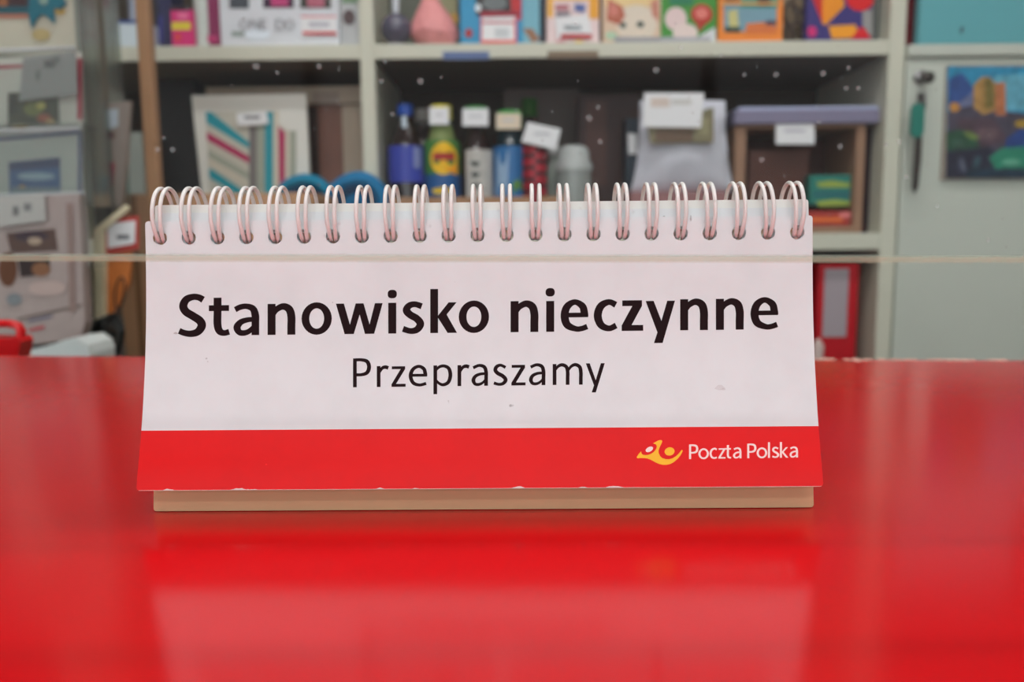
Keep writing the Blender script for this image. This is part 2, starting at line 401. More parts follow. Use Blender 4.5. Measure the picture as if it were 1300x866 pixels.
# easel boards
topz = 1.122*H
zhb = .979*H
V, fs = sheet_mesh(-BW/2, BW/2, .0002, topz, board_y, zhb-.0008, hr*1.05, 14, lambda x, z: offw if z > .16*H else cream_shaded, (.16*H,), corner=.0008, hsq=1.75)
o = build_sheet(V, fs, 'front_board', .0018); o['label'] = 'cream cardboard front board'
back_top, back_bot = board_y(topz)+.0035, .62*H
def bback_y(z): return back_bot+(back_top-back_bot)*z/topz
V, fs = sheet_mesh(-BW/2, BW/2, .0002, topz, bback_y, zhb+.0008, hr*1.2, 14, lambda x, z: cream, (), corner=.0008, hsq=1.6)
o = build_sheet(V, fs, 'rear_board', .0018)
b = MB(); sb = [loc2w(s, y, z) for s in (-BW/2+.001, BW/2-.001) for y in (.0022, back_bot-.001) for z in (.0002, .0018)]
b.add(sb, [[0, 1, 3, 2], [4, 6, 7, 5], [0, 4, 5, 1], [2, 3, 7, 6], [0, 2, 6, 4], [1, 5, 7, 3]], cream); b.build('bottom_board', sign)
# wire rings
wire = mat('white_coated_wire', (235, 232, 230), .3, .5)
cy_, cz_, rr, ra = .206*H, 1.071*H, .113*H, .096*H
for i, h in enumerate(HOLES):
    b = MB(); jit = random.uniform(-.0003, .0003)
    for sgn in (-1, 1):
        pts = []
        for k in range(29):
            a = math.radians(-52+ (360-76)*k/28)   # from inside the front hole over the top to the back
            ang = math.pi+math.radians(-52) + 0
            th = math.pi + math.radians(50) - math.radians(280)*k/28
            y = cy_+ra*math.cos(th); z = cz_+rr*math.sin(th)
            pinch = min(1, .6+k*.08) if k < 5 else min(1, .55+(28-k)*.1)
            pts.append(loc2w(h+sgn*.00125*pinch+jit*(z-zh)/.015, y, z))
        b.tube(pts, .00067, wire, 10)
    b.build('ring', sign)
# print
ink = mat('black_ink', (30, 12, 15), .6, spec=.12)
winkW = mat('white_ink', (250, 225, 220), .4); yel = mat('yellow_ink', (252, 190, 16), .4)
def proj(px, py, k=0): return on_page(px, py, .00003+.000004*(k % 9))
b = MB()
heading = [('S', 226.5), ('t', 265.1), ('a', 296.2), ('n', 339.7), ('o', 382.8), ('w', 426.4), ('i', 492.9), ('s', 511.1), ('k', 546.4), ('o', 582.4),
           ('n', 648.2), ('i', 693.4), ('e', 711.7), ('c', 753.8), ('z', 789.2), ('y', 819.7), ('n', 863.5), ('n', 908.9), ('e', 952.8)]
k = 0
for ch, x in heading:
    base = 426.6+(418.4-426.6)*(x-226)/(953-226)
    k = glyph(BOLD[ch], x, base, 1/6.5, 1.0, proj, b, ink, .0114, k)
o = b.build('heading_text', sign, recalc=False); o['label'] = 'bold black lettering Stanowisko nieczynne'
b = MB()
for ch, x in [('P', 448.3), ('r', 478.5), ('z', 497.0), ('e', 518.9), ('p', 550.4), ('r', 581.0), ('a', 598.8), ('s', 626.3), ('z', 649.2), ('a', 671.7), ('m', 701.8), ('y', 743.7)]:
    base = 491.8+(488.4-491.8)*(x-448)/(743-448)
    k = glyph(REG[ch], x, base, 1/7.222, 1.03, proj, b, ink, .0114, k)
o = b.build('apology_text', sign, recalc=False); o['label'] = 'thin black lettering Przepraszamy'
b = MB()
for ch, x in [('P', 875.0), ('o', 886.8), ('c', 900.9), ('z', 912.0), ('t', 920.6), ('a', 930.8), ('P', 948.8), ('o', 960.8), ('l', 975.1), ('s', 980.2), ('k', 990.3), ('a', 1002.6)]:
    base = 582.9+(581.0-582.9)*(x-875)/(1003-875)
    k = glyph(REG[ch], x, base, .0695, 1.12, proj, b, winkW, .0114, k)
o = b.build('wordmark_text', sign, recalc=False); o['label'] = 'small white lettering Poczta Polska'
def lg(x, y): return (800+x/10.83, 550+y/10.83)
shape = [(90,330),(118,285),(150,250),(158,285),(180,298),(215,302),(250,298),(285,285),(320,262),(345,235),(362,205),(366,180),(352,152),(315,140),(350,120),(385,102),(412,95),(436,98),(441,115),(430,145),(412,178),(398,212),(390,245),(394,280),(415,320),(445,345),(490,358),(540,358),(585,345),(625,320),(662,288),(690,252),(710,228),(722,240),(712,270),(690,308),(660,345),(625,378),(590,405),(550,425),(500,436),(450,435),(400,424),(350,403),(310,380),(270,360),(235,348),(200,343),(150,342),(100,346)]
b = MB()
q = [lg(*p) for p in shape]; tr = tessellate_polygon([[Vector((x, y, 0)) for x, y in q]]); b.add([proj(x, y, 2) for x, y in q], [list(t) for t in tr], yel)
def ellp(cx, cy, rx, ry, an, m):
    q = [lg(cx+rx*math.cos(a)*math.cos(an)+ry*math.sin(a)*math.sin(an), cy-rx*math.cos(a)*math.sin(an)+ry*math.sin(a)*math.cos(an)) for a in [2*math.pi*i/28 for i in range(28)]]
    b.add([proj(x, y, 3) for x, y in q], [list(range(28))], m)
ellp(542, 252, 69, 56, .2, yel); ellp(264, 223, 55, 32, .5, winkW)
o = b.build('post_horn_emblem', sign, recalc=False); o['label'] = 'yellow emblem with a white dot'

for (cx, cy, rx, ry, mm) in ((223, 423, 2.6, 1.4, mat('brown_stain', (150, 110, 100), .7, alpha=.3)), (914, 492, 6, 3.5, mat('faint_smudge', (196, 176, 178), .7, alpha=.12)), (877, 277, 1.2, 4, mat('grey_scuff', (130, 110, 115), .7, alpha=.25)), (918, 494, 3, 1.6, mat('faint_smudge', (0, 0, 0)))):
    b = MB(); b.add([proj(cx+rx*math.cos(a)*(1+.3*math.sin(3*a)), cy+ry*math.sin(a), 1) for a in [2*math.pi*i/14 for i in range(14)]], [list(range(14))], mm)
    b.build('stain', sign, recalc=False)
# ================================================================= GLASS SCREEN
YG = .19
gl, gr = at(0, 323.5, YG), at(1300, 325.5, YG)
gd = (gr-gl)/(gr.x-gl.x)
def gpt(x, z): 
    q = gl+gd*(x-gl.x); return Vector((x, YG, q.z+z))
gs = thing('hanging_glass_screen', 'clear dusty glass screen whose lower edge hangs in front of the flip sign', 'glass screen', tuple(gpt(0, 0)))
glassM = clear_mat('clear_glass', (.97, .98, .975), gloss=.014, rough=.0, haze=.006, hazecol=(.8, .8, .8))
b = MB(); q = [gpt(-.6, 0), gpt(.6, 0), gpt(.6, .75), gpt(-.6, .75)]
b.poly(q, glassM); o = b.build('pane', gs, recalc=False)
edm = clear_mat('ground_glass_edge', (.9, .9, .86), gloss=.01, rough=.4, haze=.5, hazecol=(.60, .68, .50))
edd = clear_mat('glass_edge_shadow_line', (.8, .8, .76), gloss=.01, rough=.4, haze=.45, hazecol=(.38, .42, .34))
b = MB()
for (za, ya), (zc2, yc2), m in (((.0002, -.0001), (-.0002, -.0006), edd), ((-.0002, -.0006), (-.0014, -.0004), edm), ((-.0014, -.0004), (-.0015, .0046), edm)):
    vs = []
    for x in (-.6, .6):
        for z, y in ((za, ya), (zc2, yc2)): p = gpt(x, z); vs.append((p.x, p.y+y, p.z))
    b.add(vs, [[0, 1, 3, 2]], m)
o = b.build('polished_edge', gs, recalc=False); o['label'] = 'pale ground lower edge of the glass'
for hx in (-.45, .45):
    b = MB(); p = gpt(hx, .745); b.tube([(p.x, YG+.004, p.z), (p.x, YG+.004, 1.6995)], .004, mat('rod_steel', (160, 160, 160), .3, metal=.9), 10); b.build('support_rod', gs)
# dust on the pane
dm = mat('dust_fleck', (200, 215, 215), .9, alpha=.24)
b = MB(); rnd = random.Random(11)
spec = [(325, 84, 1.2), (405, 84, 1), (352, 92, .8), (489, 78, .8), (534, 103, 1.3), (484, 103, .9), (833, 89, 1.2), (945, 95, .8), (748, 150, 1.2), (762, 180, 1), (759, 136, .8), (985, 95, 1), (1045, 93, 1.1), (1077, 86, .8), (1074, 112, .9), (1090, 112, .9), (1067, 186, 1), (967, 203, 1), (1125, 183, .8), (1040, 155, .8), (730, 30, .8), (200, 190, 1), (219, 190, 1), (208, 175, .7), (1142, 180, 1.0), (1150, 225, .8), (1190, 262, .8), (1255, 305, .8), (865, 60, .8), (915, 70, .7), (498, 145, .8), (655, 140, .6), (560, 98, .5)]
for _ in range(110): spec.append((rnd.uniform(200, 1280), rnd.uniform(5, 315), rnd.uniform(.12, .45)))
for x, y, s in spec:
    c = at(x, y, YG-.0002); r = .00055*s
    pts = [(c.x+r*(1+.4*rnd.random())*math.cos(a), YG-.0002, c.z+r*(1+.4*rnd.random())*math.sin(a)) for a in [2*math.pi*k/7 for k in range(7)]]
    b.add(pts, [list(range(7))], dm)
o = b.build('dust', gs, recalc=False); o['kind'] = 'stuff'

# ================================================================= SHELVING
YS = 1.5; YB = 1.84
zu0, zu1 = at(650, 73.5, YS).z, at(650, 54.5, YS).z
zl0, zl1 = at(1075, 317, YS).z, at(1075, 296, YS).z
def X(px, Y=YS, v=180): return at(px, v, Y).x
wht = mat('white_laminate', (206, 207, 190), .5, noise=.03, nscale=12)
whb = mat('shelf_back_panel', (66, 58, 50), .8, spec=.2)
xl, xd0, xd1, xr0, xr1 = X(40), X(460.5), X(478.5), X(1123), X(1143)
su = thing('shelving_unit', 'white laminate shelving unit full of gifts and books behind the counter', 'shelves', ((xl+xr1)/2, YS, -1.0))
undershade = mat('shelf_underside_shade', (112, 104, 92), .8, spec=.2)  # shade beneath the shelves, painted as a dark sheet
def sbox(name, x0, x1, y0, y1, z0, z1, m=wht, bev=.0012):
    b = MB(); b.box((x0, y0, z0), (x1, y1, z1), m, bev)
    if name == 'shelf': b.add([(x0+.001, y0+.004, z0-.0003), (x1-.001, y0+.004, z0-.0003), (x1-.001, y1-.001, z0-.0003), (x0+.001, y1-.001, z0-.0003)], [[0, 3, 2, 1]], undershade)
    return b.build(name, su, recalc=False)
ztop = 1.3
sbox('shelf', xl, xd0, YS, YB, zu0, zu1); sbox('shelf', xd1, xr0, YS, YB, zu0, zu1)
sbox('shelf', xl, xd0, YS, YB, zl0, zl1); sbox('shelf', xd1, xr0, YS, YB, zl0, zl1)
sbox('shelf', xl, xd0, YS, YB, -.48, -.455); sbox('shelf', xd1, xr0, YS, YB, -.48, -.455)
sbox('top_panel', xl, xr1, YS, YB, ztop, ztop+.025)
sbox('divider', xd0, xd1, YS-.001, YB, -1.0, ztop)
sbox('side_panel', xr0, xr1, YS-.001, YB, -1.0, ztop); sbox('side_panel', xl-.02, xl, YS, YB, -1.0, ztop)
sbox('back_panel', xl-.02, xr1, YB, YB+.008, -1.0, ztop, whb, 0)
# label holders on the shelf front edge
def holder(x0, x1, v0, v1, m, label):
    b = MB(); a = at(x0, v1, YS-.004); c = at(x1, v0, YS-.004); b.box((a.x, YS-.004, a.z), (c.x, YS-.0014, c.z), m, .0006)
    o = b.build('label_holder', su); o['label'] = label
holder(562, 621, 65, 76, col(96, 116, 160), 'blue strip on the shelf edge'); holder(695, 760, 64, 74, col(130, 112, 92), 'brown strip on the shelf edge')

# ---- generic printed items --------------------------------------------------
def pxbox(px0, px1, v0, Y, base, depth, m, name, label, cat, group=None, v1=None, bev=.0015, art=None, partname='body', tilt=0, vref=None):
    """box thing with its front at distance Y; art = coloured shapes in photo points printed on its front"""
    vr = vref if vref is not None else (v0+(v1 if v1 is not None else v0+40))/2
    a = at(px0, vr, Y).x; c = at(px1, vr, Y).x; zt_ = at((px0+px1)/2, v0, Y).z
    zb_ = base if base is not None else at((px0+px1)/2, v1, Y).z
    if Y >= YS and px1 < 1140 and Y < YB:
        if px0 > 470: a = max(a, xd1+.0015); c = min(c, xr0-.0015)
        elif px1 < 470: c = min(c, xd0-.0015)
    t = thing(name, label, cat, ((a+c)/2, Y+depth/2, zb_), group)
    b = MB(); b.box((a, Y, zb_), (c, Y+depth, zt_), m, bev); b.build(partname, t)
    if art: add_art(t, Y, art)
    return t
def add_art(t, Y, art, clip=None):
    groups = {}
    for q_, it in enumerate(art): groups.setdefault((it[0], q_ if it[0].endswith('_piece') or it[0] == 'print' else 0), []).append(it)
    lv = 0
    for (pn, _k), its in groups.items():
        b = MB()
        for it in its:
            lv += 1; m = it[1]; pts = it[2]
            if len(pts) == 4 and not hasattr(pts[0], '__len__'):
                x0, y0, x1, y1 = pts; pts = [(x0, y0), (x1, y0), (x1, y1), (x0, y1)]
            b.poly([at(x, y, Y-.0004-.0002*lv) for x, y in pts], m)
        o = b.build(pn, t, recalc=False)
        if len(its[0]) > 3: o['label'] = its[0][3]
def EL(cx, cy, rx, ry, n=20, a=0):
    return [(cx+rx*math.cos(t)*math.cos(a)-ry*math.sin(t)*math.sin(a), cy+rx*math.cos(t)*math.sin(a)+ry*math.sin(t)*math.cos(a)) for t in [2*math.pi*k/n for k in range(n)]]
paperW = mat('price_tag_paper', (232, 234, 236), .5)
def sticker(t, pts, Y, name='price_tag', m=None, thick=.0008, marks=()):
    """a small card standing proud of the thing"""
    b = MB(); b.prism([at(x, y, Y) for x, y in pts], (0, thick, 0), m or paperW)
    for (x0, y0, x1, y1, mm) in marks: b.poly([at(x, y, Y-.0004) for x, y in ((x0, y0), (x1, y0), (x1, y1), (x0, y1))], mm)
    return b.build(name, t)
greyI = col(120, 120, 124); redI = col(205, 40, 50); darkI = col(40, 36, 36)
ZU, ZL = zu1+.0005, zl1+.0005

# ================================================================= UPPER SHELF, LEFT BAY
Y = 1.53
pxbox(148, 187, 26, Y, ZU, .08, col(205, 218, 226), 'gift_box', 'pale blue-white box with a blue lid line, left of the wooden post', 'box', art=[('lid_line', col(60, 84, 150), (149, 26, 187, 30))])
pxbox(160, 186, -40, Y+.09, ZU, .05, col(96, 100, 112), 'gift_box', 'grey striped box standing behind the pale blue-white box', 'box', art=[('stripes', col(160, 168, 186), (166, -40, 172, 60)), ('stripes', col(60, 62, 70), (176, -40, 180, 60))])
pxbox(199, 216, -30, Y+.05, ZU, .06, col(40, 40, 80), 'book', 'dark navy book just right of the wooden post', 'book', art=[('spine_print', col(60, 60, 130), (201, 20, 207, 55))])
t = pxbox(217, 245, 12, Y, ZU, .04, col(214, 40, 120), 'perfume_box', 'magenta box with a yellow label, right of the navy book', 'box', art=[('yellow_label', col(225, 205, 60), (218, 28, 242, 38)), ('print', col(220, 70, 60), EL(226, 47, 4, 5)), ('print', col(235, 110, 160), EL(232, 20, 8, 5))])
sticker(t, [(215, 7), (240, 8), (240, 13), (216, 13)], Y-.001, 'box_flap', col(50, 30, 44))
# white bottle
def bottle(px, w, v0, Y, base, name, label, cat, capm, bodym, prof=None, group=None, capfrac=.11, neckw=.42, cap_r=.5, shoulder=.30, extra=None):
    c = at(px, v0, Y); r = w/2*Y/F; Ht = c.z-base
    t = thing(name, label, cat, (c.x, Y, base), group)
    nr = r*neckw; cr = r*cap_r
    zc = Ht*(1-capfrac); zs = Ht*(1-shoulder)
    P = [(0, 0), (r*.82, 0), (r*.97, Ht*.02), (r, Ht*.05), (r*.96, Ht*.10), (r, Ht*.15), (r, zs-Ht*.04), (r*.96, zs), (r*.80, zs+(zc-zs)*.30), (nr*1.25, zs+(zc-zs)*.72), (nr, zs+(zc-zs)*.88), (nr, zc)]
    b = MB(); b.lathe((c.x, Y, base), P, bodym); b.build('bottle_body', t)
    b = MB(); b.lathe((c.x, Y, base), [(nr*.9, zc), (cr, zc), (cr, zc+(Ht-zc)*.2), (cr*.97, zc+(Ht-zc)*.25), (cr*.97, Ht-.001), (cr*.9, Ht), (0, Ht)], capm); b.build('cap', t)
    return t, c.x, r, Ht
def band(t, cx, Y, r, z0, z1, m, name='label_band', a0=-180, a1=0, dr=.0006):
    b = MB(); b.lathe((cx, Y, 0), [(r+dr, z0), (r+dr, z1)], m, 24, math.radians(a0), math.radians(a1)); return b.build(name, t, recalc=False)
def vz(v, Y, px=600): return at(px, v, Y).z
bottle(254, 20, -45, Y+.02, ZU, 'squeeze_bottle', 'white plastic bottle beside the magenta box', 'bottle', col(190, 200, 195), col(200, 208, 202), cap_r=.5)
pxbox(262, 278, -30, Y+.01, ZU, .09, col(140, 40, 90), 'book', 'plum coloured book left of the large white box', 'book', art=[('spine_print', col(200, 60, 120), (262, 45, 276, 53))])
t = pxbox(279, 431, -60, Y-.01, ZU, .07, col(216, 220, 226), 'gift_set_box', 'large white box with pink windows and faint capitals on the upper left shelf', 'box', vref=25,
    art=[('print', col(70, 76, 84), (291, -20, 316, 11)), ('window', col(60, 30, 60), (334, -30, 373, 10)), ('window', col(190, 60, 120), (344, -10, 366, 8)), ('window', col(60, 62, 56), (381, -30, 420, 10)), ('window', col(180, 100, 120), (390, -8, 412, 9)),
         ('print', col(150, 165, 160), (294, 40, 310, 46)), ('print', col(226, 236, 246), EL(327, 43, 16, 8))])
sticker(t, [(382, 22), (427, 19), (427, 42), (383, 47)], Y-.013, marks=[(384, 40, 427, 44, redI), (382, 20, 427, 22, col(226, 120, 130)), (392, 28, 418, 34, col(190, 190, 200))])
b = MB(); kk = 0
for ch, x in (('O', 304), ('N', 318), ('E', 331), ('D', 350), ('O', 362)):
    kk = glyph(REG[ch], x, 38, .052, 1.0, lambda a, c_, k: at(a, c_, Y-.012-.0002*(k % 5)), b, col(130, 130, 134), 0, kk)
b.build('box_lettering', t, recalc=False)
pxbox(431, 455, -40, Y-.01, ZU, .06, col(186, 190, 192), 'ornament_box', 'narrow pale box with a dark oval against the white divider', 'box', art=[('oval_print', col(84, 66, 68), EL(443, 22, 8, 10)), ('print', col(120, 150, 120), (434, -10, 454, 4))])

# ================================================================= UPPER SHELF, RIGHT BAY
b_ = pxbox(481, 580, -60, Y+.16, ZU, .04, col(92, 96, 84), 'book', 'olive grey book standing behind the pink salt lamp', 'book', art=[('print', col(150, 146, 110), (556, -20, 580, 30)), ('print', col(196, 150, 60), EL(576, 24, 6, 8))])
# glass globe ornament
c = at(503, 36, Y+.01); R_ = 19*Y/F
t = thing('glass_globe', 'dark violet glass globe left of the pink salt lamp', 'ornament', (c.x, Y+.01, ZU))
b = MB(); zc0 = ZU+R_+.006
b.lathe((c.x, Y+.01, zc0), [(R_*math.cos(a), R_*math.sin(a)) for a in [math.radians(-80+160*k/16) for k in range(17)]], mat('violet_glass', (84, 82, 100), .15, .6)); b.build('globe', t)
b = MB(); b.lathe((c.x, Y+.01, ZU), [(0, 0), (R_*.7, 0), (R_*.6, .006), (R_*.25, .012)], col(150, 152, 156)); b.build('base', t)
b = MB(); b.lathe((c.x, Y+.01, zc0+R_*.95), [(.006, 0), (.006, .05), (0, .052)], col(200, 206, 214)); b.build('globe_highlight', t)  # pale stem modelled in place of a white highlight at the globe
# salt lamp
t = thing('salt_lamp', 'pink rock salt lamp with a faceted lump shape', 'lamp', (X(551, Y), Y+.02, ZU))
bm = bmesh.new(); bmesh.ops.create_icosphere(bm, subdivisions=2, radius=1)
from mathutils import noise as mn
lo_, hi_ = ZU, at(550, -25, Y).z
for v in bm.verts:
    n0 = v.co.copy(); zz = (n0.z+1)/2
    w = .52+.48*math.sin(math.pi/2*min(1, zz/.34)) if zz < .34 else max(.22, 1-(zz-.34)/.35*.58)
    w /= max(.35, math.hypot(n0.x, n0.y))**.35
    rad = 33*Y/F*w*(1+.22*mn.noise(n0*2.1))
    l = math.hypot(n0.x, n0.y) or 1
    v.co = Vector((X(551, Y)+n0.x/l*rad*min(1, l*1.6)+(.5-zz)*.018, Y+.03+n0.y/l*rad*.8*min(1, l*1.6), lo_+zz*(hi_-lo_)))
bm.verts.index_update()
b = MB(); b.add([v.co.copy() for v in bm.verts], [[v.index for v in f.verts] for f in bm.faces], mat('salt_rock', (226, 150, 150), .6, noise=.25, nscale=70, bump=.4)); bm.free(); b.build('salt_crystal', t)
t = pxbox(584, 691, -70, Y+.005, ZU, .02, col(52, 150, 196), 'picture_book', 'sky blue picture book with a red-edged price card, beside the salt lamp', 'book', vref=30,
    art=[('cover_picture', col(46, 48, 50), (604, -40, 662, 20)), ('cover_picture', col(110, 118, 120), EL(628, 4, 16, 9)), ('cover_picture', col(196, 44, 50), [(646, -30), (662, -30), (662, 26), (650, 24)]), ('cover_picture', col(150, 30, 50), (610, 14, 660, 22)), ('cover_picture', col(120, 182, 200), (664, -40, 685, 58)),
         ('cover_picture', col(20, 40, 62), (685, -60, 691, 58)), ('cover_picture', col(170, 50, 50), EL(595, 42, 5, 6)), ('cover_picture', col(150, 110, 84), [(663, 36), (676, 36), (686, 50), (676, 55)]), ('cover_picture', col(225, 235, 240), EL(607, 10, 4, 5))])
sticker(t, [(610, 22), (655, 21), (656, 58), (610, 57)], Y-.004, marks=[(610, 51, 656, 58, col(220, 60, 60)), (610, 22, 612, 57, col(222, 90, 110)), (653, 22, 656, 57, col(222, 90, 110)), (610, 27, 656, 30, col(200, 110, 120)), (628, 36, 646, 48, col(200, 206, 210))])
t = pxbox(694, 761, -60, Y-.02, ZU, .05, col(236, 214, 214), 'card_game_box', 'small game box with yellow corners and a red-striped price card', 'box', vref=30,
    art=[('box_print', col(240, 180, 60), (695, -40, 702, 22)), ('box_print', col(240, 170, 50), (748, -40, 760, 24)), ('box_print', col(240, 190, 90), (700, -40, 750, 0)), ('box_print', col(180, 110, 120), (705, 6, 722, 13)), ('box_print', col(130, 120, 130), (706, 15, 724, 22)), ('box_print', col(90, 110, 170), [(730, 4), (744, 6), (742, 16), (729, 14)]), ('box_print', col(244, 210, 90), EL(735, 55, 6, 4)), ('box_print', col(226, 160, 170), EL(712, 54, 6, 4))])
sticker(t, [(704, 22), (747, 18), (752, 44), (708, 50)], Y-.024, marks=[(712, 43, 751, 49, col(190, 50, 60)), (716, 32, 738, 38, col(150, 160, 165))])
t = pxbox(765, 839, -70, Y-.008, ZU, .012, col(222, 196, 170), 'picture_book', 'children\'s book with a white and ginger cat face on its cover', 'book', vref=30,
    art=[('cover_picture', col(234, 206, 150), (768, -60, 836, 8)), ('cover_picture', col(226, 214, 196), EL(808, 30, 26, 24)), ('cover_picture', col(186, 104, 80), [(772, -2), (790, 8), (794, 20), (786, 32), (770, 26)]), ('cover_picture', col(212, 130, 116), [(774, 2), (785, 10), (784, 20), (774, 20)]), ('cover_picture', col(206, 140, 120), [(826, 2), (836, -2), (837, 28), (828, 20)]),
         ('cover_picture', col(70, 84, 76), EL(791, 32, 4, 4)), ('cover_picture', col(70, 84, 76), EL(813, 31, 5, 4)), ('cover_picture', col(180, 210, 180), EL(776, 45, 8, 5)), ('title_strip', col(150, 150, 158), (780, 47, 839, 56))])
t = pxbox(839, 910, -70, Y-.005, ZU, .012, col(70, 150, 60), 'picture_book', 'green children\'s book with a pale animal and a red balloon', 'book', vref=30,
    art=[('cover_picture', col(228, 206, 204), EL(858, 24, 14, 15)), ('cover_picture', col(230, 214, 208), EL(870, 42, 16, 12)), ('cover_picture', col(190, 58, 44), EL(891, 18, 14, 13)), ('cover_picture', col(226, 130, 120), EL(891, 17, 8, 7)), ('cover_picture', col(180, 60, 40), [(882, 26), (900, 26), (888, 40)]), ('cover_picture', col(40, 130, 90), (850, -60, 880, 6)), ('cover_picture', col(214, 218, 220), [(888, 46), (908, 34), (909, 54), (884, 55)]), ('title_strip', col(170, 172, 180), (839, 47, 902, 57))])
t = pxbox(912, 994, -60, Y-.005, ZU, .018, col(240, 140, 50), 'puzzle_box', 'orange-framed box with a blue picture, right of the green book', 'box', vref=25,
    art=[('box_picture', col(120, 160, 176), (919, 6, 986, 40)), ('box_picture', col(60, 150, 130), (940, -50, 988, 10)), ('box_picture', col(30, 40, 50), (962, -30, 978, 8)), ('box_picture', col(200, 196, 130), [(924, 14), (936, 12), (938, 36), (926, 38)]), ('box_picture', col(50, 70, 60), (920, 34, 940, 41)), ('box_picture', col(220, 120, 60), [(948, 30), (970, 28), (986, 34), (986, 42), (946, 42)]), ('box_picture', col(80, 60, 80), (972, 26, 986, 32)), ('box_picture', col(150, 90, 50), (920, -40, 938, 4)), ('box_picture', col(238, 176, 100), (914, 3, 988, 6))])
# carved ornament
t = thing('carved_ornament', 'dark carved knot ornament between the orange box and the shapes puzzle', 'ornament', (X(1008, Y), Y+.02, ZU))
b = MB(); mm = mat('carved_wood', (66, 52, 40), .5)
for (cx, cy, rx, ry) in ((1004, 18, 9, 14), (1012, 40, 8, 11), (1002, 42, 5, 9), (1014, 4, 8, 12)):
    b.tube([at(x, y, Y+.02) for x, y in EL(cx, cy, rx, ry, 20)], .0035, mm, 8, closed=True)
b.build('carving', t); b = MB(); b.box((X(994, Y), Y+.005, ZU), (X(1023, Y), Y+.045, ZU+.006), col(140, 120, 96), .001); b.build('base', t)
pxbox(994, 1026, -60, Y+.06, ZU, .02, col(150, 132, 106), 'book', 'tan book standing behind the carved knot ornament', 'book')
# geometric puzzle
t = pxbox(1024, 1107, -50, Y-.005, ZU, .02, col(56, 46, 120), 'shapes_puzzle', 'indigo shapes puzzle with red, orange and magenta pieces', 'toy', vref=25,
    art=[('red_piece', col(206, 26, 32), [(1024, -20), (1044, -20), (1044, 30)]), ('orange_piece', col(240, 150, 20), [(1044, -20), (1070, -10), (1072, 8), (1048, 32), (1044, 30)]), ('red_circle', col(222, 14, 24), EL(1092, -3, 18, 17)), ('orange_piece', col(240, 160, 24), [(1052, 33), (1086, 31), (1092, 48), (1056, 49)]), ('red_piece', col(214, 22, 34), [(1092, 34), (1098, 36), (1106, 49), (1080, 49)]), ('magenta_piece', col(210, 34, 120), EL(1031, 40, 6, 7)), ('grey_piece', col(150, 150, 150), [(1095, 14), (1107, 12), (1107, 48), (1095, 32)])])
pxbox(1107, 1121, -60, Y+.01, ZU, .08, col(96, 100, 96), 'book', 'grey book pressed against the right side panel', 'book')

# ================================================================= LOWER SHELF, LEFT BAY
Y = 1.56
t = thing('framed_picture', 'beige framed picture with a brown print, behind the striped gift bag', 'picture', (X(400, 1.62), 1.62, ZL))
b = MB(); fm = mat('beige_frame', (176, 160, 140), .5, noise=.08); Yf = 1.61
def rr_(px0, v0, px1, v1, m, d0=0, d1=.015):
    a = at(px0, v1, Yf); c_ = at(px1, v0, Yf); b.box((a.x, Yf+d0, max(a.z, ZL)), (c_.x, Yf+d1, c_.z), m, .001)
rr_(262, 109, 459, 133, fm); rr_(439, 133, 459, 300, fm); rr_(262, 133, 282, 300, fm); b.build('frame', t)
b = MB(); rr_(280, 131, 441, 300, mat('brown_print', (124, 82, 66), .5, noise=.3, nscale=30), .006, .010); rr_(386, 134, 402, 300, col(52, 40, 36), .004, .006); b.build('picture', t)
sticker(t, [(397, 117), (430, 117), (430, 132), (397, 132)], Yf-.002, m=col(150, 136, 124))
# gift bag
Yg = 1.55
t = thing('gift_bag', 'white gift bag with teal and raspberry stripes on the lower left shelf', 'gift bag', (X(318, Yg), Yg, ZL))
b = MB(); bagw = mat('bag_paper', (222, 222, 214), .5)
fr = [at(243, 121, Yg), at(388, 119, Yg), at(396, 296, Yg), at(262, 297, Yg)]
for p in fr[2:]: p.z = ZL
b.prism(fr, (0, .012, 0), bagw); b.build('bag', t)
teal = col(30, 150, 166); rasp = col(176, 44, 92); beig = col(206, 200, 182); sage = col(160, 166, 150)
add_art(t, Yg, [('stripes', col(196, 194, 180), [(261, 142), (374, 140), (374, 290), (268, 290)]),
   ('stripes', teal, [(261, 142), (268, 142), (318, 182), (318, 190), (262, 156)]), ('stripes', rasp, [(262, 168), (264, 168), (322, 202), (322, 211), (263, 178)]),
   ('stripes', sage, [(264, 190), (320, 222), (320, 230), (265, 200)]), ('stripes', teal, [(265, 216), (268, 214), (312, 244), (306, 250), (266, 226)]), ('stripes', beig, [(266, 200), (320, 234), (320, 240), (266, 212)]),
   ('stripes', col(120, 116, 114), (316, 160, 326, 290)), ('stripes', sage, (326, 160, 336, 290)), ('stripes', teal, (336, 142, 347, 290)), ('stripes', beig, (347, 140, 354, 290)), ('stripes', rasp, [(353, 160), (362, 168), (364, 290), (355, 290)]), ('stripes', beig, (362, 160, 368, 290)), ('stripes', sage, (368, 166, 376, 290)), ('stripes', bagw, [(354, 138), (377, 138), (377, 166), (366, 166), (354, 158)])])
sticker(t, [(300, 144), (338, 141), (341, 157), (302, 160)], Yg-.008, marks=[(310, 147, 330, 151, greyI)])
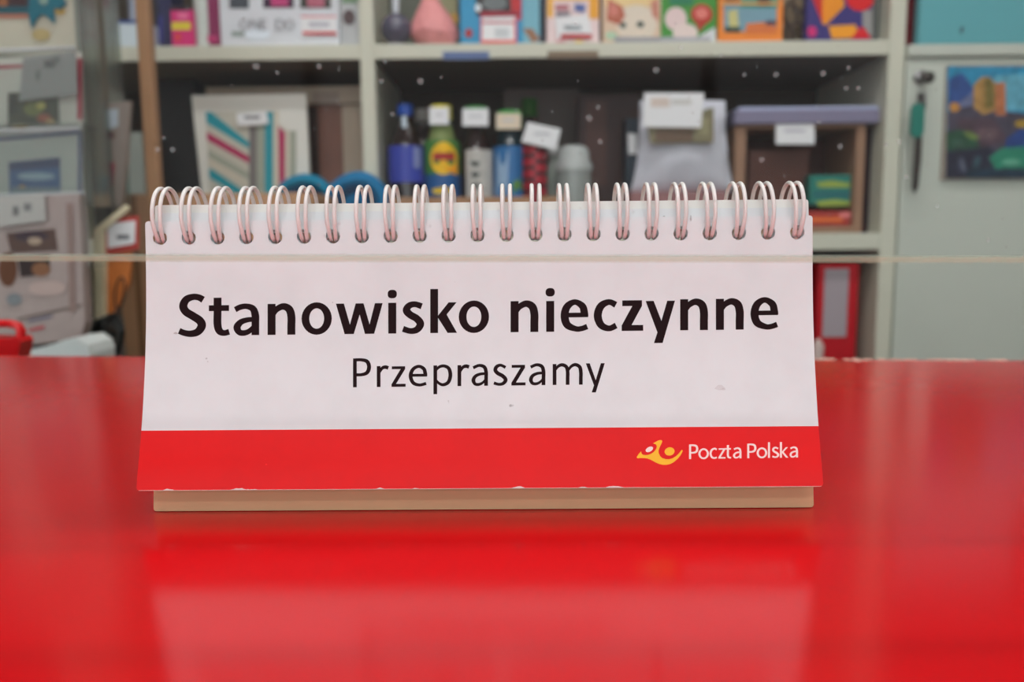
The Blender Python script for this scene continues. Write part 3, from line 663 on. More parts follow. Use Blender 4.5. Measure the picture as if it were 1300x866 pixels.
# folded textiles
def arch(name, label, pts, r, m, Y, flat=1.0):
    t = thing(name, label, 'textile', (at(pts[len(pts)//2][0], 240, Y).x, Y, ZL)); b = MB()
    c = spline([tuple(at(x, y, Y)) for x, y in pts], 8); n = len(c)
    cx = sum(p[0] for p in pts)/len(pts)
    for q_, (sx, dy) in enumerate(((1, 0), (.72, 11), (.42, 22))):
        c = spline([tuple(at(cx+(x-cx)*sx, y+dy, Y+.004*q_)) for x, y in pts], 8)
        b.tube(c, [r*(.7+.5*math.sin(math.pi*i/(n-1))) for i in range(n)], (m, mat('navy_fold', (14, 60, 92), .8), m)[q_], 14, flat=flat)
    b.build('cloth', t); return t
arch('folded_scarf', 'teal folded scarf arching over pink cloth beside the gift bag', [(354, 282), (358, 250), (366, 236), (388, 229), (408, 235), (420, 252), (424, 282)], .010, mat('teal_cloth', (20, 130, 166), .8, noise=.15, nscale=50), 1.52, 2.0)
arch('folded_scarf', 'deep blue folded scarf in front of the white divider', [(416, 282), (420, 250), (436, 234), (456, 228), (472, 233), (484, 248), (488, 282)], .012, mat('blue_cloth', (12, 116, 168), .8, noise=.15, nscale=50), 1.462, 1.6)
t = thing('folded_cloth', 'raspberry pink folded cloth under the teal scarf', 'textile', (X(385, 1.53), 1.53, ZL)); b = MB()
b.prism([at(346, 300, 1.53), at(352, 254, 1.53), at(372, 240, 1.53), at(398, 244, 1.53), at(412, 262, 1.53), at(414, 300, 1.53)], (0, .06, 0), mat('pink_cloth', (206, 50, 84), .85, noise=.1)); b.build('cloth', t)
t = thing('folded_cloth', 'soft green folded cloth tucked under the teal scarf', 'textile', (X(372, 1.54), 1.515, ZL)); b = MB()
b.prism([at(352, 300, 1.525), at(356, 244, 1.525), at(378, 236, 1.525), at(392, 242, 1.525), at(372, 252, 1.525), at(364, 300, 1.525)], (0, .004, 0), mat('green_cloth', (110, 156, 120), .85)); b.build('cloth', t)
# black bag left
pxbox(200, 250, 100, 1.66, ZL, .12, col(24, 22, 22), 'storage_box', 'black box in the dark corner behind the gift bag', 'box', vref=180)

# ================================================================= BOTTLES
darkB = mat('dark_cola', (34, 20, 18), .12, .6); clearB = mat('clear_pet', (150, 160, 150), .1, .6, alpha=.55)
Yb = 1.56
G = 'drink bottles on the lower right shelf'
def tagcard(t, px0, v0, px1, v1, Y, skew=0, m=None):
    sticker(t, [(px0, v0), (px1, v0+skew), (px1-skew*.3, v1+skew), (px0-skew*.3, v1)], Y, m=m, marks=[(px0+8, (v0+v1)/2-3, px1-8, (v0+v1)/2, col(196, 200, 204))])
t, cx, r, Ht = bottle(514, 44, 133, Yb, ZL, 'drink_bottle', 'dark bottle with a blue cap and royal blue label, leftmost of the bottles', 'bottle', col(16, 70, 160), darkB, group=G, capfrac=.085, cap_r=.46, neckw=.36, shoulder=.34)
band(t, cx, Yb, r, vz(232, Yb), vz(186, Yb), mat('blue_label', (56, 70, 170), .4, noise=.2, nscale=80)); band(t, cx, Yb, r*1.01, vz(214, Yb), vz(188, Yb), col(130, 140, 190), 'label_band', -60, -30)
b = MB(); b.box((cx-.004, Yb-r*.52, vz(168, Yb)), (cx+.004, Yb-r*.40, vz(148, Yb)), mat('pale_shoulder_highlight', (205, 222, 235), .3), .002); b.build('shoulder_highlight', t)  # pale strip painting the highlight on the bottle shoulder
t, cx, r, Ht = bottle(536, 30, 139, Yb+.10, ZL, 'drink_bottle', 'pale capped bottle half hidden behind the blue capped one', 'bottle', col(170, 165, 160), darkB, group=G, capfrac=.1, cap_r=.6)
t, cx, r, Ht = bottle(560, 44, 134, Yb, ZL, 'drink_bottle', 'clear bottle with a yellow cap and a yellow and red round label', 'bottle', col(226, 210, 30), mat('green_tea_drink', (120, 136, 84), .12, .6), group=G, capfrac=.11, cap_r=.6, neckw=.5, shoulder=.33)
band(t, cx, Yb, r, vz(250, Yb), vz(180, Yb), mat('green_label', (70, 130, 60), .4)); band(t, cx, Yb, r, vz(250, Yb), vz(222, Yb), mat('blue_lower_label', (30, 90, 150), .4), 'label_band', dr=.001)
def wrap_poly(t, cx, Y, r, pts, m, name, dr=.0015):
    """a flat shape wrapped on the bottle front"""
    b = MB(); cen = (sum(p[0] for p in pts)/len(pts), sum(p[1] for p in pts)/len(pts)); vs = []
    allp = [cen]+list(pts)
    for x, y in allp:
        q = at(x, y, Y-r); dx = max(-.97, min(.97, (q.x*(1.0)-cx)/(r+dr))); vs.append((cx+(r+dr)*dx, Y-(r+dr)*math.sqrt(1-dx*dx), q.z))
    n = len(pts); b.add(vs, [[0, 1+i, 1+(i+1) % n] for i in range(n)], m); return b.build(name, t, recalc=False)
wrap_poly(t, cx, Yb, r, EL(563, 201, 17, 21), col(244, 196, 30), 'yellow_disc', .002)
wrap_poly(t, cx, Yb, r, [(550, 194), (556, 194), (563, 194), (570, 194), (577, 194), (577, 203), (570, 203), (563, 203), (556, 203), (550, 203)], col(176, 54, 44), 'red_stripe', .004)
wrap_poly(t, cx, Yb, r, [(562, 212), (580, 208), (580, 222), (570, 218)], col(236, 160, 24), 'orange_corner', .003)
wrap_poly(t, cx, Yb, r, EL(562, 242, 14, 4), col(236, 200, 40), 'yellow_disc', .003)
tagcard(t, 545, 136, 570, 158, Yb-.027)
t, cx, r, Ht = bottle(604, 42, 136, Yb, ZL, 'drink_bottle', 'dark bottle with a white label and a price card over its green cap', 'bottle', col(60, 140, 70), darkB, group=G, capfrac=.13, cap_r=.72, neckw=.45, shoulder=.36)
band(t, cx, Yb, r, vz(252, Yb), vz(192, Yb), mat('white_label', (190, 188, 182), .5, noise=.25, nscale=90), a0=-125, a1=-20)
for k_ in range(3): wrap_poly(t, cx, Yb, r, [(597+k_*3, 204+k_*14), (610, 206+k_*14), (606, 212+k_*14), (598, 210+k_*14)], col(60, 70, 66), 'label_mark', .002)
tagcard(t, 587, 138, 620, 160, Yb-.028)
t, cx, r, Ht = bottle(647, 42, 141, Yb, ZL, 'drink_bottle', 'dark teal bottle with a blue and white label and a beige price card', 'bottle', col(50, 140, 60), mat('teal_bottle', (16, 40, 48), .12, .6), group=G, capfrac=.13, cap_r=.72, neckw=.6, shoulder=.33)
band(t, cx, Yb, r, vz(256, Yb), vz(188, Yb), mat('mid_blue_label', (40, 110, 170), .4, noise=.3, nscale=70)); 
wrap_poly(t, cx, Yb, r, [(631, 194), (646, 192), (644, 252), (630, 252)], col(150, 180, 210), 'white_streak'); wrap_poly(t, cx, Yb, r, [(650, 232), (660, 226), (664, 240), (652, 246)], col(90, 140, 70), 'green_leaf_mark')
tagcard(t, 630, 144, 661, 164, Yb-.028, m=col(222, 208, 184))
bottle(672, 30, 126, Yb+.12, ZL, 'drink_bottle', 'green capped bottle at the back, behind the tilted price card', 'bottle', col(40, 100, 30), darkB, group=G, capfrac=.13, cap_r=.7, neckw=.5)
# checkered carton
m_chk = bpy.data.materials.new('red_black_check'); m_chk.use_nodes = True; nt = m_chk.node_tree; tc = nt.nodes.new('ShaderNodeTexCoord'); ck = nt.nodes.new('ShaderNodeTexChecker'); ck.inputs['Scale'].default_value = 95
ck.inputs[1].default_value = (.45, .01, .03, 1); ck.inputs[2].default_value = (.04, .005, .01, 1); nt.links.new(tc.outputs['Object'], ck.inputs[0]); nt.links.new(ck.outputs[0], nt.nodes['Principled BSDF'].inputs['Base Color'])
t = thing('drink_can', 'red and black chequered can under a tilted white price card', 'can', (X(679, 1.525), 1.525, ZL)); r = 15*Yb/F; zt_ = vz(183, Yb)
b = MB(); b.lathe((t.location.x, 1.533, ZL), [(0, 0), (r*.85, 0), (r, .006), (r, zt_-ZL-.008), (r*.82, zt_-ZL), (0, zt_-ZL)], m_chk); b.build('can_body', t)
sticker(t, [(670, 155), (712, 164), (706, 190), (662, 180)], 1.503, marks=[(678, 168, 698, 172, col(196, 200, 204))])
# clear cup with green base
t = thing('plastic_jar', 'clear plastic jar with a domed lid beside the chequered can', 'jar', (X(728, Yb), Yb, ZL)); r = 23*Yb/F; zt_ = vz(186, Yb)-ZL
b = MB(); b.lathe((t.location.x, Yb, ZL), [(0, 0), (r*.8, 0), (r*.9, .01), (r, zt_*.6), (r*.98, zt_*.72)], mat('clear_jar', (176, 184, 180), .15, .6, alpha=.6)); b.build('jar_body', t)
b = MB(); b.lathe((t.location.x, Yb, ZL), [(r*1.04, zt_*.72), (r*1.06, zt_*.76), (r*1.0, zt_*.80), (r*.88, zt_*.84), (r*.86, zt_*.93), (r*.7, zt_*.98), (r*.5, zt_), (0, zt_)], mat('jar_lid', (196, 202, 200), .15, .6, alpha=.8)); b.build('lid', t)
b = MB(); b.lathe((t.location.x, Yb, ZL), [(0, .004), (r*.75, .004), (r*.86, zt_*.3), (0, zt_*.32)], col(70, 140, 84)); b.build('filling', t)
t, cx, r, Ht = bottle(703, 22, 186, Yb+.06, ZL, 'drink_bottle', 'small pale bottle squeezed between the chequered can and the clear jar', 'bottle', col(190, 192, 190), mat('milky_plastic', (160, 170, 160), .3), group=G, cap_r=.7)
# cardboard tray holding the bottles
cardM = mat('brown_cardboard', (170, 132, 100), .75, noise=.08, nscale=40)
# (open tray, front lip)
t = thing('cardboard_tray', 'low open cardboard tray around the drink bottles', 'tray', (X(600, 1.515), 1.56, ZL))
# the tray stands around the bottles
b = MB(); xa, xb = X(486, 1.52), X(715, 1.52); zt_ = vz(250, 1.512)
b.box((xa, 1.512, ZL), (xb, 1.515, zt_), cardM, .0005); b.build('front_wall', t)
b = MB(); b.box((xa-.003, 1.512, ZL), (xa, 1.70, zt_), cardM, .0005); b.build('side_wall', t)
b = MB(); b.box((xb, 1.512, ZL), (xb+.003, 1.70, zt_), cardM, .0005); b.build('side_wall', t)

# brown items and white plush bag
pxbox(734, 812, 120, 1.66, ZL, .05, col(60, 34, 28), 'keepsake_box', 'dark brown upright box behind the clear jar', 'box', vref=190, art=[('glint', col(84, 50, 40), (744, 128, 770, 236))])
pxbox(640, 735, 112, 1.78, ZL, .03, col(104, 92, 84), 'folder', 'grey brown folder at the back behind the bottles', 'folder', vref=180)
t = pxbox(795, 812, 150, 1.585, ZL, .05, col(44, 58, 70), 'slim_box', 'slim dark blue box beside the white textile pack', 'box', vref=210)
sticker(t, [(797, 169), (809, 170), (809, 196), (798, 195)], 1.58)
FB = at(862, 243, 1.505).z
t = thing('textile_pack', 'white soft textile pack in clear film with a large white card', 'pack', (X(865, 1.54), 1.54, FB))
b = MB(); soft = mat('white_textile', (206, 208, 218), .6, noise=.06, nscale=30, bump=.6)
G_ = 14; vs = []; fsx = []
for side in (0, 1):
    for j in range(G_+1):
        for i in range(G_+1):
            u = i/G_; w = j/G_
            px = 812+(921-812)*u+(1-w)**3*((u-.5)*24); v_ = 243+(128-243)*w
            p = at(px, v_, 1.54); p.z = max(p.z, FB+.0006) if j else FB+.0006
            bul = .032*(max(0, math.sin(math.pi*u)*math.sin(math.pi*min(1, w*.96+.02))))**.5
            p.y += (-bul if side == 0 else bul)+.004*mn.noise(Vector((u*5, w*5, side)))
            vs.append(p)
M_ = (G_+1)**2
for j in range(G_):
    for i in range(G_):
        a = j*(G_+1)+i; fsx.append([a, a+1, a+G_+2, a+G_+1]); a += M_; fsx.append([a, a+G_+1, a+G_+2, a+1])
def rim(a, c_): fsx.append([a, c_, c_+M_, a+M_])
for i in range(G_): rim(i+1, i); rim(G_*(G_+1)+i, G_*(G_+1)+i+1); rim(i*(G_+1), (i+1)*(G_+1)); rim((i+1)*(G_+1)+G_, i*(G_+1)+G_)
b.add(vs, fsx, soft, True); b.build('soft_body', t)
sticker(t, [(822, 160), (906, 136), (906, 181), (826, 182)], 1.500, 'picture_strip', col(126, 120, 92), marks=[(832, 164, 880, 180, col(104, 84, 66)), (884, 150, 900, 172, col(150, 146, 112))])
sticker(t, [(818, 118), (894, 118), (890, 162), (816, 161)], 1.494, 'paper_card', marks=[(826, 124, 850, 136, col(214, 200, 190)), (852, 126, 878, 133, col(206, 206, 202))])
pxbox(800, 925, 243, 1.505, ZL, .08, col(150, 106, 106), 'flat_box', 'dusty pink flat box in front of the white textile pack', 'box', vref=260)

# wooden display box
Yw = 1.53
t = thing('wooden_display_box', 'open fronted wooden box with a price card at its top edge', 'box', (X(1018, Yw), Yw, ZL))
wd = mat('brown_wood', (150, 116, 92), .6, noise=.18, nscale=25); wdi = mat('dark_wood_inside', (74, 42, 32), .7, noise=.2, nscale=20)
xa, xb, zt_ = X(934, Yw), X(1099, Yw), vz(158, Yw, 1020)
for nm, a, c_, m in (('side_panel', (xa, Yw, ZL), (xa+.019, Yw+.16, zt_), wd), ('side_panel', (xb-.016, Yw, ZL), (xb, Yw+.16, zt_), wd), ('bottom_panel', (xa+.019, Yw, ZL), (xb-.016, Yw+.16, ZL+.012), wd), ('top_panel', (xa+.019, Yw, zt_-.006), (xb-.016, Yw+.16, zt_), wd), ('back_panel', (xa+.019, Yw+.15, ZL+.012), (xb-.016, Yw+.16, zt_-.006), wdi)):
    b = MB(); b.box(a, c_, m, .001); b.build(nm, t)
sticker(t, [(985, 156), (1034, 156), (1034, 183), (985, 183)], Yw-.006, marks=[(996, 164, 1022, 168, col(196, 196, 206))])
t = pxbox(1058-30, 1083, 222, Yw+.02, ZL+.0525, .05, col(30, 124, 112), 'sweets_packet', 'green packet with yellow lettering lines inside the wooden box', 'packet', vref=245, partname='packet_body',
    art=[('yellow_print', col(150, 170, 70), [(1036, 232), (1056, 229), (1080, 233), (1078, 238), (1040, 238)]), ('yellow_print', col(150, 170, 70), [(1036, 256), (1060, 253), (1080, 256), (1078, 261), (1040, 262)]), ('print', col(20, 104, 110), (1032, 243, 1080, 250))])
t = pxbox(1025, 1085, 268, Yw+.015, ZL+.0128, .06, col(170, 50, 40), 'sweets_packet', 'red and orange packet lying under the green packet', 'packet', vref=275, partname='packet_body', art=[('print', col(226, 110, 40), (1030, 276, 1070, 282)), ('print', col(226, 130, 130), (1066, 270, 1080, 276))])
pxbox(950, 1026, 190, Yw+.05, ZL+.0128, .07, col(92, 52, 38), 'wicker_bundle', 'reddish brown bundle filling the left of the wooden box', 'bundle', vref=230)
pxbox(1060, 1082, 164, Yw+.10, ZL+.0128, .03, col(120, 96, 90), 'paper_roll_box', 'mauve brown slim carton behind the green packet', 'box', vref=200)
t = thing('folder', 'lilac grey document folders lying across the wooden box', 'folder', (X(1020, Yw), Yw+.08, zt_+.0005))
b = MB(); b.box((X(931, Yw), Yw-.01, zt_+.0006), (xr0-.0015, Yw+.17, zt_+.024), mat('lilac_folder', (128, 124, 150), .45), .002); b.build('lower_folder', t)
b = MB(); b.box((X(936, Yw), Yw-.004, zt_+.025), (xr0-.003, Yw+.17, zt_+.031), mat('pale_lilac_folder', (176, 184, 214), .45), .001); b.build('upper_folder', t)
pxbox(1103, 1119, 160, Yw+.02, ZL, .09, col(60, 34, 50), 'slim_book', 'dark plum book between the wooden box and the side panel', 'book', vref=230, art=[('print', col(150, 120, 140), EL(1107, 255, 3, 8))])

# ================================================================= BINDER BELOW
Y = 1.53
def binder(px0, px1, label):
    zt_ = at((px0+px1)/2, 334, Y).z; zb_ = -.4545
    a, c_ = at(px0, 390, Y).x, at(px1, 390, Y).x
    t = thing('ring_binder', label, 'binder', ((a+c_)/2, Y, zb_))
    b = MB(); b.box((a, Y, zb_), (c_, Y+.27, zt_), mat('red_binder', (190, 20, 34), .4), .003); b.build('cover', t)
    return t
t = binder(1037, 1089, 'red ring binder with a grey spine label below the lower right shelf')
b = MB(); p, q = at(1044, 428, Y-.0015), at(1078, 341, Y-.0015); b.box((p.x, Y-.0015, p.z), (q.x, Y-.0002, q.z), mat('grey_spine_label', (170, 160, 166), .5), .001); b.build('spine_label', t)
c = at(1043, 441, 1.49); t = thing('cord_tassel', 'pale knotted tassel hanging low in front of the red binder', 'tassel', (c.x, 1.49, -.4545))
b = MB(); b.tube([(c.x, 1.508, -.4545), (c.x, 1.508, c.z-.03), (c.x, 1.508, c.z), (c.x+.001, 1.508, c.z+.014)], [.010, .009, .011, .002], mat('tassel_yarn', (206, 186, 180), .8), 10); b.build('yarn', t)

# ================================================================= CABINET RIGHT
Yc = 1.494
xcab0, xcab1 = xr1+.001, xr1+.62
zct = at(1200, 57, Yc).z
cab = thing('cabinet', 'off-white cabinet with a keyhole lock, right of the shelves', 'cabinet', ((xcab0+xcab1)/2, Yc+.2, -1.0))
cabw = mat('cabinet_white', (196, 203, 192), .5, noise=.04, nscale=9)
b = MB(); b.box((xcab0, Yc+.02, -1.0), (xcab1, Yc+.36, zct-.02), cabw, .002); b.build('body', cab)
b = MB(); b.box((xcab0+.001, Yc, -.98), (xcab1, Yc+.0195, zct-.0215), cabw, .002); b.build('door', cab)
b = MB(); b.box((xcab0, Yc-.008, zct-.02), (xcab1, Yc+.365, zct), cabw, .002); b.build('top_panel', cab)
lk = at(1168, 98, Yc)
steel = mat('worn_steel', (150, 150, 150), .35, metal=.9); dsteel = mat('dark_steel', (70, 66, 62), .4, metal=.7)
b = MB()
b.lathe((0, 0, 0), [(.0125, 0), (.0125, .004), (.009, .006), (0, .006)], steel, 20)
b.v = [(lk.x+x, Yc-z, lk.z+y) for x, y, z in b.v]; b.build('lock', cab)
# keys
t = thing('key_bunch', 'keys with a green plastic tag hanging from the cabinet lock', 'keys', (lk.x, Yc-.012, lk.z))
b = MB(); b.box((lk.x-.0012, Yc-.03, lk.z-.004), (lk.x+.0012, Yc-.006, lk.z+.004), dsteel, .0004); b.lathe((0, 0, 0), [(.0, -.001), (.010, -.001), (.010, .001), (0, .001)], dsteel, 16); nb_ = 2*16
b.v = b.v[:-4*16]+[(lk.x+y*1.0, Yc-.032+z, lk.z-.006+x) for x, y, z in b.v[-4*16:]]
b.build('key', t)
b = MB(); b.tube([at(x, y, Yc-.03) for x, y in EL(1169, 122, 4.5, 12, 18)], .0009, steel, 6, closed=True); b.build('key_ring', t)
b = MB(); b.prism([at(x, y, Yc-.032) for x, y in ((1158, 136), (1163, 131), (1172, 132), (1174, 138), (1173, 168), (1168, 174), (1160, 174), (1156, 168))], (0, .005, 0), mat('green_tag', (16, 122, 108), .35)); b.build('tag', t)
b = MB(); b.prism([at(x, y, Yc-.026) for x, y in ((1162, 172), (1171, 172), (1170, 200), (1166, 238), (1161, 246), (1158, 238), (1160, 205))], (0, .002, 0), dsteel); b.build('long_key', t)
b = MB(); b.prism([at(x, y, Yc-.022) for x, y in ((1166, 118), (1175, 118), (1176, 134), (1171, 150), (1166, 140))], (0, .002, 0), dsteel); b.build('small_key', t)
# painting on the door
def painting_mat():
    m = bpy.data.materials.new('oil_paint'); m.use_nodes = True; nt = m.node_tree; nt.nodes['Principled BSDF'].inputs['Roughness'].default_value = .45
    return m
Yp = Yc-.006
z0p = at(1250, 228, Yp).z; z1p = at(1250, 82, Yp).z; x0p = at(1199, 150, Yp).x; x1p = x0p+.22
t = thing('landscape_painting', 'small painting of a castle ruin above green bushes, fixed to the cabinet door', 'painting', ((x0p+x1p)/2, Yp, z0p))
b = MB(); b.box((x0p, Yp, z0p), (x1p, Yc-.0005, z1p), mat('canvas_edge', (160, 150, 138), .7), .0005); b.build('canvas', t)
def A(rgb, pts, nm='painted_scene'):
    rgb = tuple(int(v*.88) for v in rgb)
    return (nm, mat('paint_%02x%02x%02x' % rgb, rgb, .4, noise=.75, nscale=70, bump=.3), pts)
rt = 1345
add_art(t, Yp, [A((48, 160, 205), [(1203, 84), (rt, 84), (rt, 226), (1201, 226)]), A((110, 190, 215), [(1262, 96), (rt, 92), (rt, 140), (1270, 140)]), A((52, 90, 160), [(1204, 100), (1222, 92), (1236, 112), (1232, 140), (1204, 138)]),
   A((120, 130, 170), [(1218, 130), (1236, 116), (1244, 140), (1224, 148)]), A((84, 78, 96), [(1203, 142), (1240, 132), (1280, 142), (rt, 148), (rt, 200), (1202, 200)]), A((196, 150, 84), [(1236, 136), (1236, 108), (1246, 98), (1256, 97), (1264, 106), (1264, 140), (1248, 146)]), A((130, 116, 60), [(1250, 100), (1257, 99), (1262, 108), (1262, 136), (1250, 140)]),
   A((212, 130, 84), [(1264, 106), (1276, 104), (1277, 146), (1264, 146)]), A((214, 150, 70), EL(1212, 136, 7, 6)), A((90, 70, 84), [(1216, 150), (1262, 150), (1280, 178), (1240, 190), (1214, 176)]), A((120, 96, 104), EL(1254, 170, 14, 8)), A((196, 160, 60), EL(1298, 157, 10, 5)),
   A((44, 90, 66), [(1201, 168), (1220, 164), (1240, 176), (1246, 192), (1202, 196)]), A((130, 160, 84), EL(1233, 172, 10, 4, a=.4)), A((36, 76, 150), [(1278, 176), (1296, 164), (rt, 166), (rt, 196), (1276, 188)]), A((40, 44, 66), [(1201, 192), (1256, 186), (1284, 206), (1284, 226), (1201, 226)]),
   A((40, 150, 120), [(1256, 200), (1272, 188), (1300, 186), (rt, 190), (rt, 216), (1264, 216)]), A((110, 190, 160), EL(1284, 206, 12, 4)), A((30, 60, 80), [(1230, 214), (rt, 214), (rt, 226), (1226, 226)]), A((70, 110, 90), EL(1216, 182, 8, 5)), A((100, 110, 130), EL(1222, 210, 3, 10, a=-.3)), A((60, 100, 110), EL(1240, 206, 3, 8, a=.3))])
# things on the cabinet
zc = zct+.0004
pxbox(1148, 1166, -60, Yc+.04, zc, .12, col(120, 8, 26), 'book', 'dark red book standing between the side panel and the turquoise canvas', 'book', vref=30)
Yt = Yc-.0045
p0, p1 = at(1166, 53.5, Yt), at(1340, -70, Yt)
t = thing('canvas_panel', 'large turquoise painted canvas standing on the cabinet', 'canvas', ((p0.x+p1.x)/2, Yt, zc))
b = MB(); b.box((p0.x, Yt, zc), (p1.x, Yt+.02, p1.z), mat('turquoise_paint', (98, 172, 180), .5, noise=.05, nscale=8), .002); b.build('canvas', t)
b = MB(); b.poly([at(x, y, Yt-.0005) for x, y in EL(1221, 38, 1.8, 5, a=.3)], darkI); o = b.build('paint_nick', t, recalc=False); o['label'] = 'small dark nick'

# ================================================================= LEFT: POST, CARTON, RACK
Yq = 1.22
a, c = at(183, 200, Yq).x, at(199.5, 200, Yq).x
t = thing('wooden_post', 'slim upright wooden post in front of the left shelves', 'post', ((a+c)/2, Yq, -1.0))
b = MB(); b.box((a, Yq, -.985), (c, Yq+.018, .9), mat('post_wood', (166, 126, 90), .55, noise=.12, nscale=20), .002); b.build('post', t)
b = MB(); b.box((a-.04, Yq-.04, -1.0), (c+.04, Yq+.06, -.985), mat('post_wood', (0, 0, 0)), .003); b.build('foot', t)
# carton
Yk = 1.30
xa, xb = at(128, 300, Yk).x, at(400, 300, Yk).x; zt_ = at(220, 246, Yk).z
t = thing('cardboard_box', 'large brown cardboard carton standing behind the flip sign\'s left end', 'box', ((xa+xb)/2, Yk+.08, -1.0))
b = MB(); b.box((xa, Yk, -1.0), (xb, Yk+.17, zt_), mat('carton_brown', (190, 148, 112), .75, noise=.08, nscale=18), .003); b.build('carton', t)
b = MB(); b.box((at(168, 300, Yk).x, Yk-.0015, -1.0), (at(176, 300, Yk).x, Yk-.0002, zt_), mat('packing_tape', (140, 104, 74), .35), .0002); b.build('packing_tape', t)

# back desk
Yd0, Yd1 = .66, 1.12; zd = -.06
xd_0, xd_1 = -1.0, at(128, 430, 1.12).x
t = thing('back_desk', 'low white desk surface behind the counter at far left', 'desk', ((xd_0+xd_1)/2, .9, -1.0))
deskm = mat('desk_white', (214, 222, 220), .4)
b = MB(); b.box((xd_0, Yd0, zd-.025), (xd_1, Yd1, zd), deskm, .003); b.build('desk_top', t)
for x in (xd_0+.03, xd_1-.03):
    for y in (Yd0+.03, Yd1-.03):
        b = MB(); b.box((x-.02, y-.02, -1.0), (x+.02, y+.02, zd-.0255), deskm, .002); b.build('leg', t)
# rack
Yr = 1.04
rk = thing('card_rack', 'clear plastic greeting card rack standing on the back desk', 'rack', (at(50, 300, Yr).x, Yr+.05, zd))
plast = clear_mat('clear_plastic', (.93, .95, .94), gloss=.05, rough=.12, haze=.05, hazecol=(.75, .78, .76))
plast2 = clear_mat('clear_plastic_side', (.8, .84, .8), gloss=.06, rough=.15, haze=.12, hazecol=(.55, .58, .54))
b = MB(); xa, xb = at(-90, 200, Yr).x, at(112, 200, Yr).x
b.box((xa, Yr+.045, zd+.012), (at(98, 200, 1.085).x, Yr+.05, .46), mat('rack_back', (120, 122, 118), .5), .0005); b.build('back_panel', rk)
b = MB(); b.box((xa-.01, Yr-.03, zd), (xb-.012, Yr+.075, zd+.012), mat('rack_base', (60, 62, 60), .5), .002); b.build('base', rk)
# pockets: tiered clear fronts with a rolled lip
for v_, ytop in ((66, 0), (168, 1), (250, 2)):
    b = MB(); zt_ = at(50, v_, Yr-.012).z; zb_ = zt_-.085
    b.box((xa, Yr-.014, zb_), (xb, Yr-.0125, zt_), plast); b.tube([(xa, Yr-.013, zt_), (xb, Yr-.013, zt_+.004)], .0022, clear_mat('plastic_lip', (.9, .93, .93), gloss=.08, rough=.15, haze=.45, hazecol=(.8, .84, .86)), 8)
    b.box((xa, Yr-.013, zb_), (xb, Yr+.044, zb_+.001), plast); b.build('pocket', rk)
for i, (px, yy) in enumerate(((104, 1.06), (112, 1.09), (118, 1.12), (126, 1.15), (133, 1.18), (139, 1.21), (146, 1.24))):
    b = MB(); x = at(px, 100, yy).x; b.box((x-.0012, yy, at(110, 262, yy).z), (x+.0012, yy+.024, .46), plast2)
    b.box((x-.0026, yy-.002, at(110, 262, yy).z), (x+.0026, yy, .46), [mat('fin_grey', (120, 126, 118), .4), mat('fin_dark', (34, 36, 32), .4), mat('fin_mid', (176, 186, 178), .4)][i % 3]); b.build('side_fin', rk)
b = MB(); b.box((at(108, 100, 1.255).x, 1.255, .06), (at(147, 100, 1.258).x, 1.258, .46), mat('rack_spine', (100, 100, 94), .5)); b.build('rear_plate', rk)

def card(pts, Y, m, name, label, cat, art, depth=.002, group=None):
    P = [at(x, y, Y) for x, y in pts]; zb_ = min(p.z for p in P)
    t = thing(name, label, cat, (sum(p.x for p in P)/len(P), Y, zb_), group)
    b = MB(); b.prism(P, (0, depth, 0), m); b.build('card', t)
    if art: add_art(t, Y, art)
    return t
GC = 'greeting cards in the clear rack'
cardw = mat('card_white', (206, 205, 196), .5, noise=.05); cardg = mat('card_cream', (190, 188, 170), .5, noise=.05)
t = card([(-40, -60), (98, -60), (97, 68), (-40, 70)], Yr+.03, cardg, 'greeting_card', 'cream card with a teal bow-shaped ribbon, top of the clear rack', 'card',
   [('picture_strip', col(60, 36, 40), (-40, -30, 42, 16)), ('picture_strip', col(150, 96, 60), EL(4, 3, 6, 7)), ('picture_strip', col(26, 84, 96), (-40, 8, 60, 17)), ('picture_strip', col(176, 112, 92), (-40, 18, 36, 23)), ('picture_strip', col(176, 160, 112), EL(52, 44, 12, 8)), ('picture_strip', col(190, 160, 90), EL(76, 14, 7, 5))], group=GC)
b = MB(); b.prism([at(x, y, Yr+.026) for x, y in ((36, -8), (48, -14), (62, -16), (76, -10), (84, 4), (76, 12), (68, 10), (69, 30), (58, 20), (52, 18), (46, 24), (40, 36), (36, 20))], (0, .002, 0), mat('teal_ribbon', (20, 104, 122), .5)); b.prism([at(x, y, Yr+.0245) for x, y in EL(55, 1, 6, 5)], (0, .001, 0), col(130, 160, 150)); b.build('ribbon', t)
t = card([(-40, 76), (103, 66), (105, 178), (-40, 186)], Yr+.012, cardw, 'greeting_card', 'white card with a crimson border line and a green photo, second from the top', 'card',
   [('border_line', col(170, 50, 72), [(-40, 84), (28, 82), (28, 86), (-40, 90)]), ('border_line', col(160, 50, 72), (98, 74, 104, 152)), ('photo', col(60, 66, 44), [(10, 118), (74, 114), (75, 156), (10, 162)]), ('photo', col(120, 126, 60), EL(42, 138, 12, 9)), ('photo', col(190, 186, 90), EL(52, 134, 6, 5)), ('photo', col(156, 84, 56), EL(56, 150, 9, 6)), ('photo', col(26, 34, 26), EL(16, 132, 6, 14)), ('photo', col(190, 160, 110), EL(64, 154, 6, 3)), ('photo', col(190, 172, 130), EL(26, 160, 12, 3))], group=GC)
sticker(t, [(29, 74), (96, 64), (98, 120), (24, 128)], Yr+.002, m=mat('tag_grey', (150, 152, 152), .5), marks=[(56, 76, 70, 86, col(96, 98, 100)), (66, 72, 76, 80, col(110, 112, 114)), (46, 92, 50, 102, col(100, 102, 104)), (48, 88, 51, 92, col(110, 110, 112))])
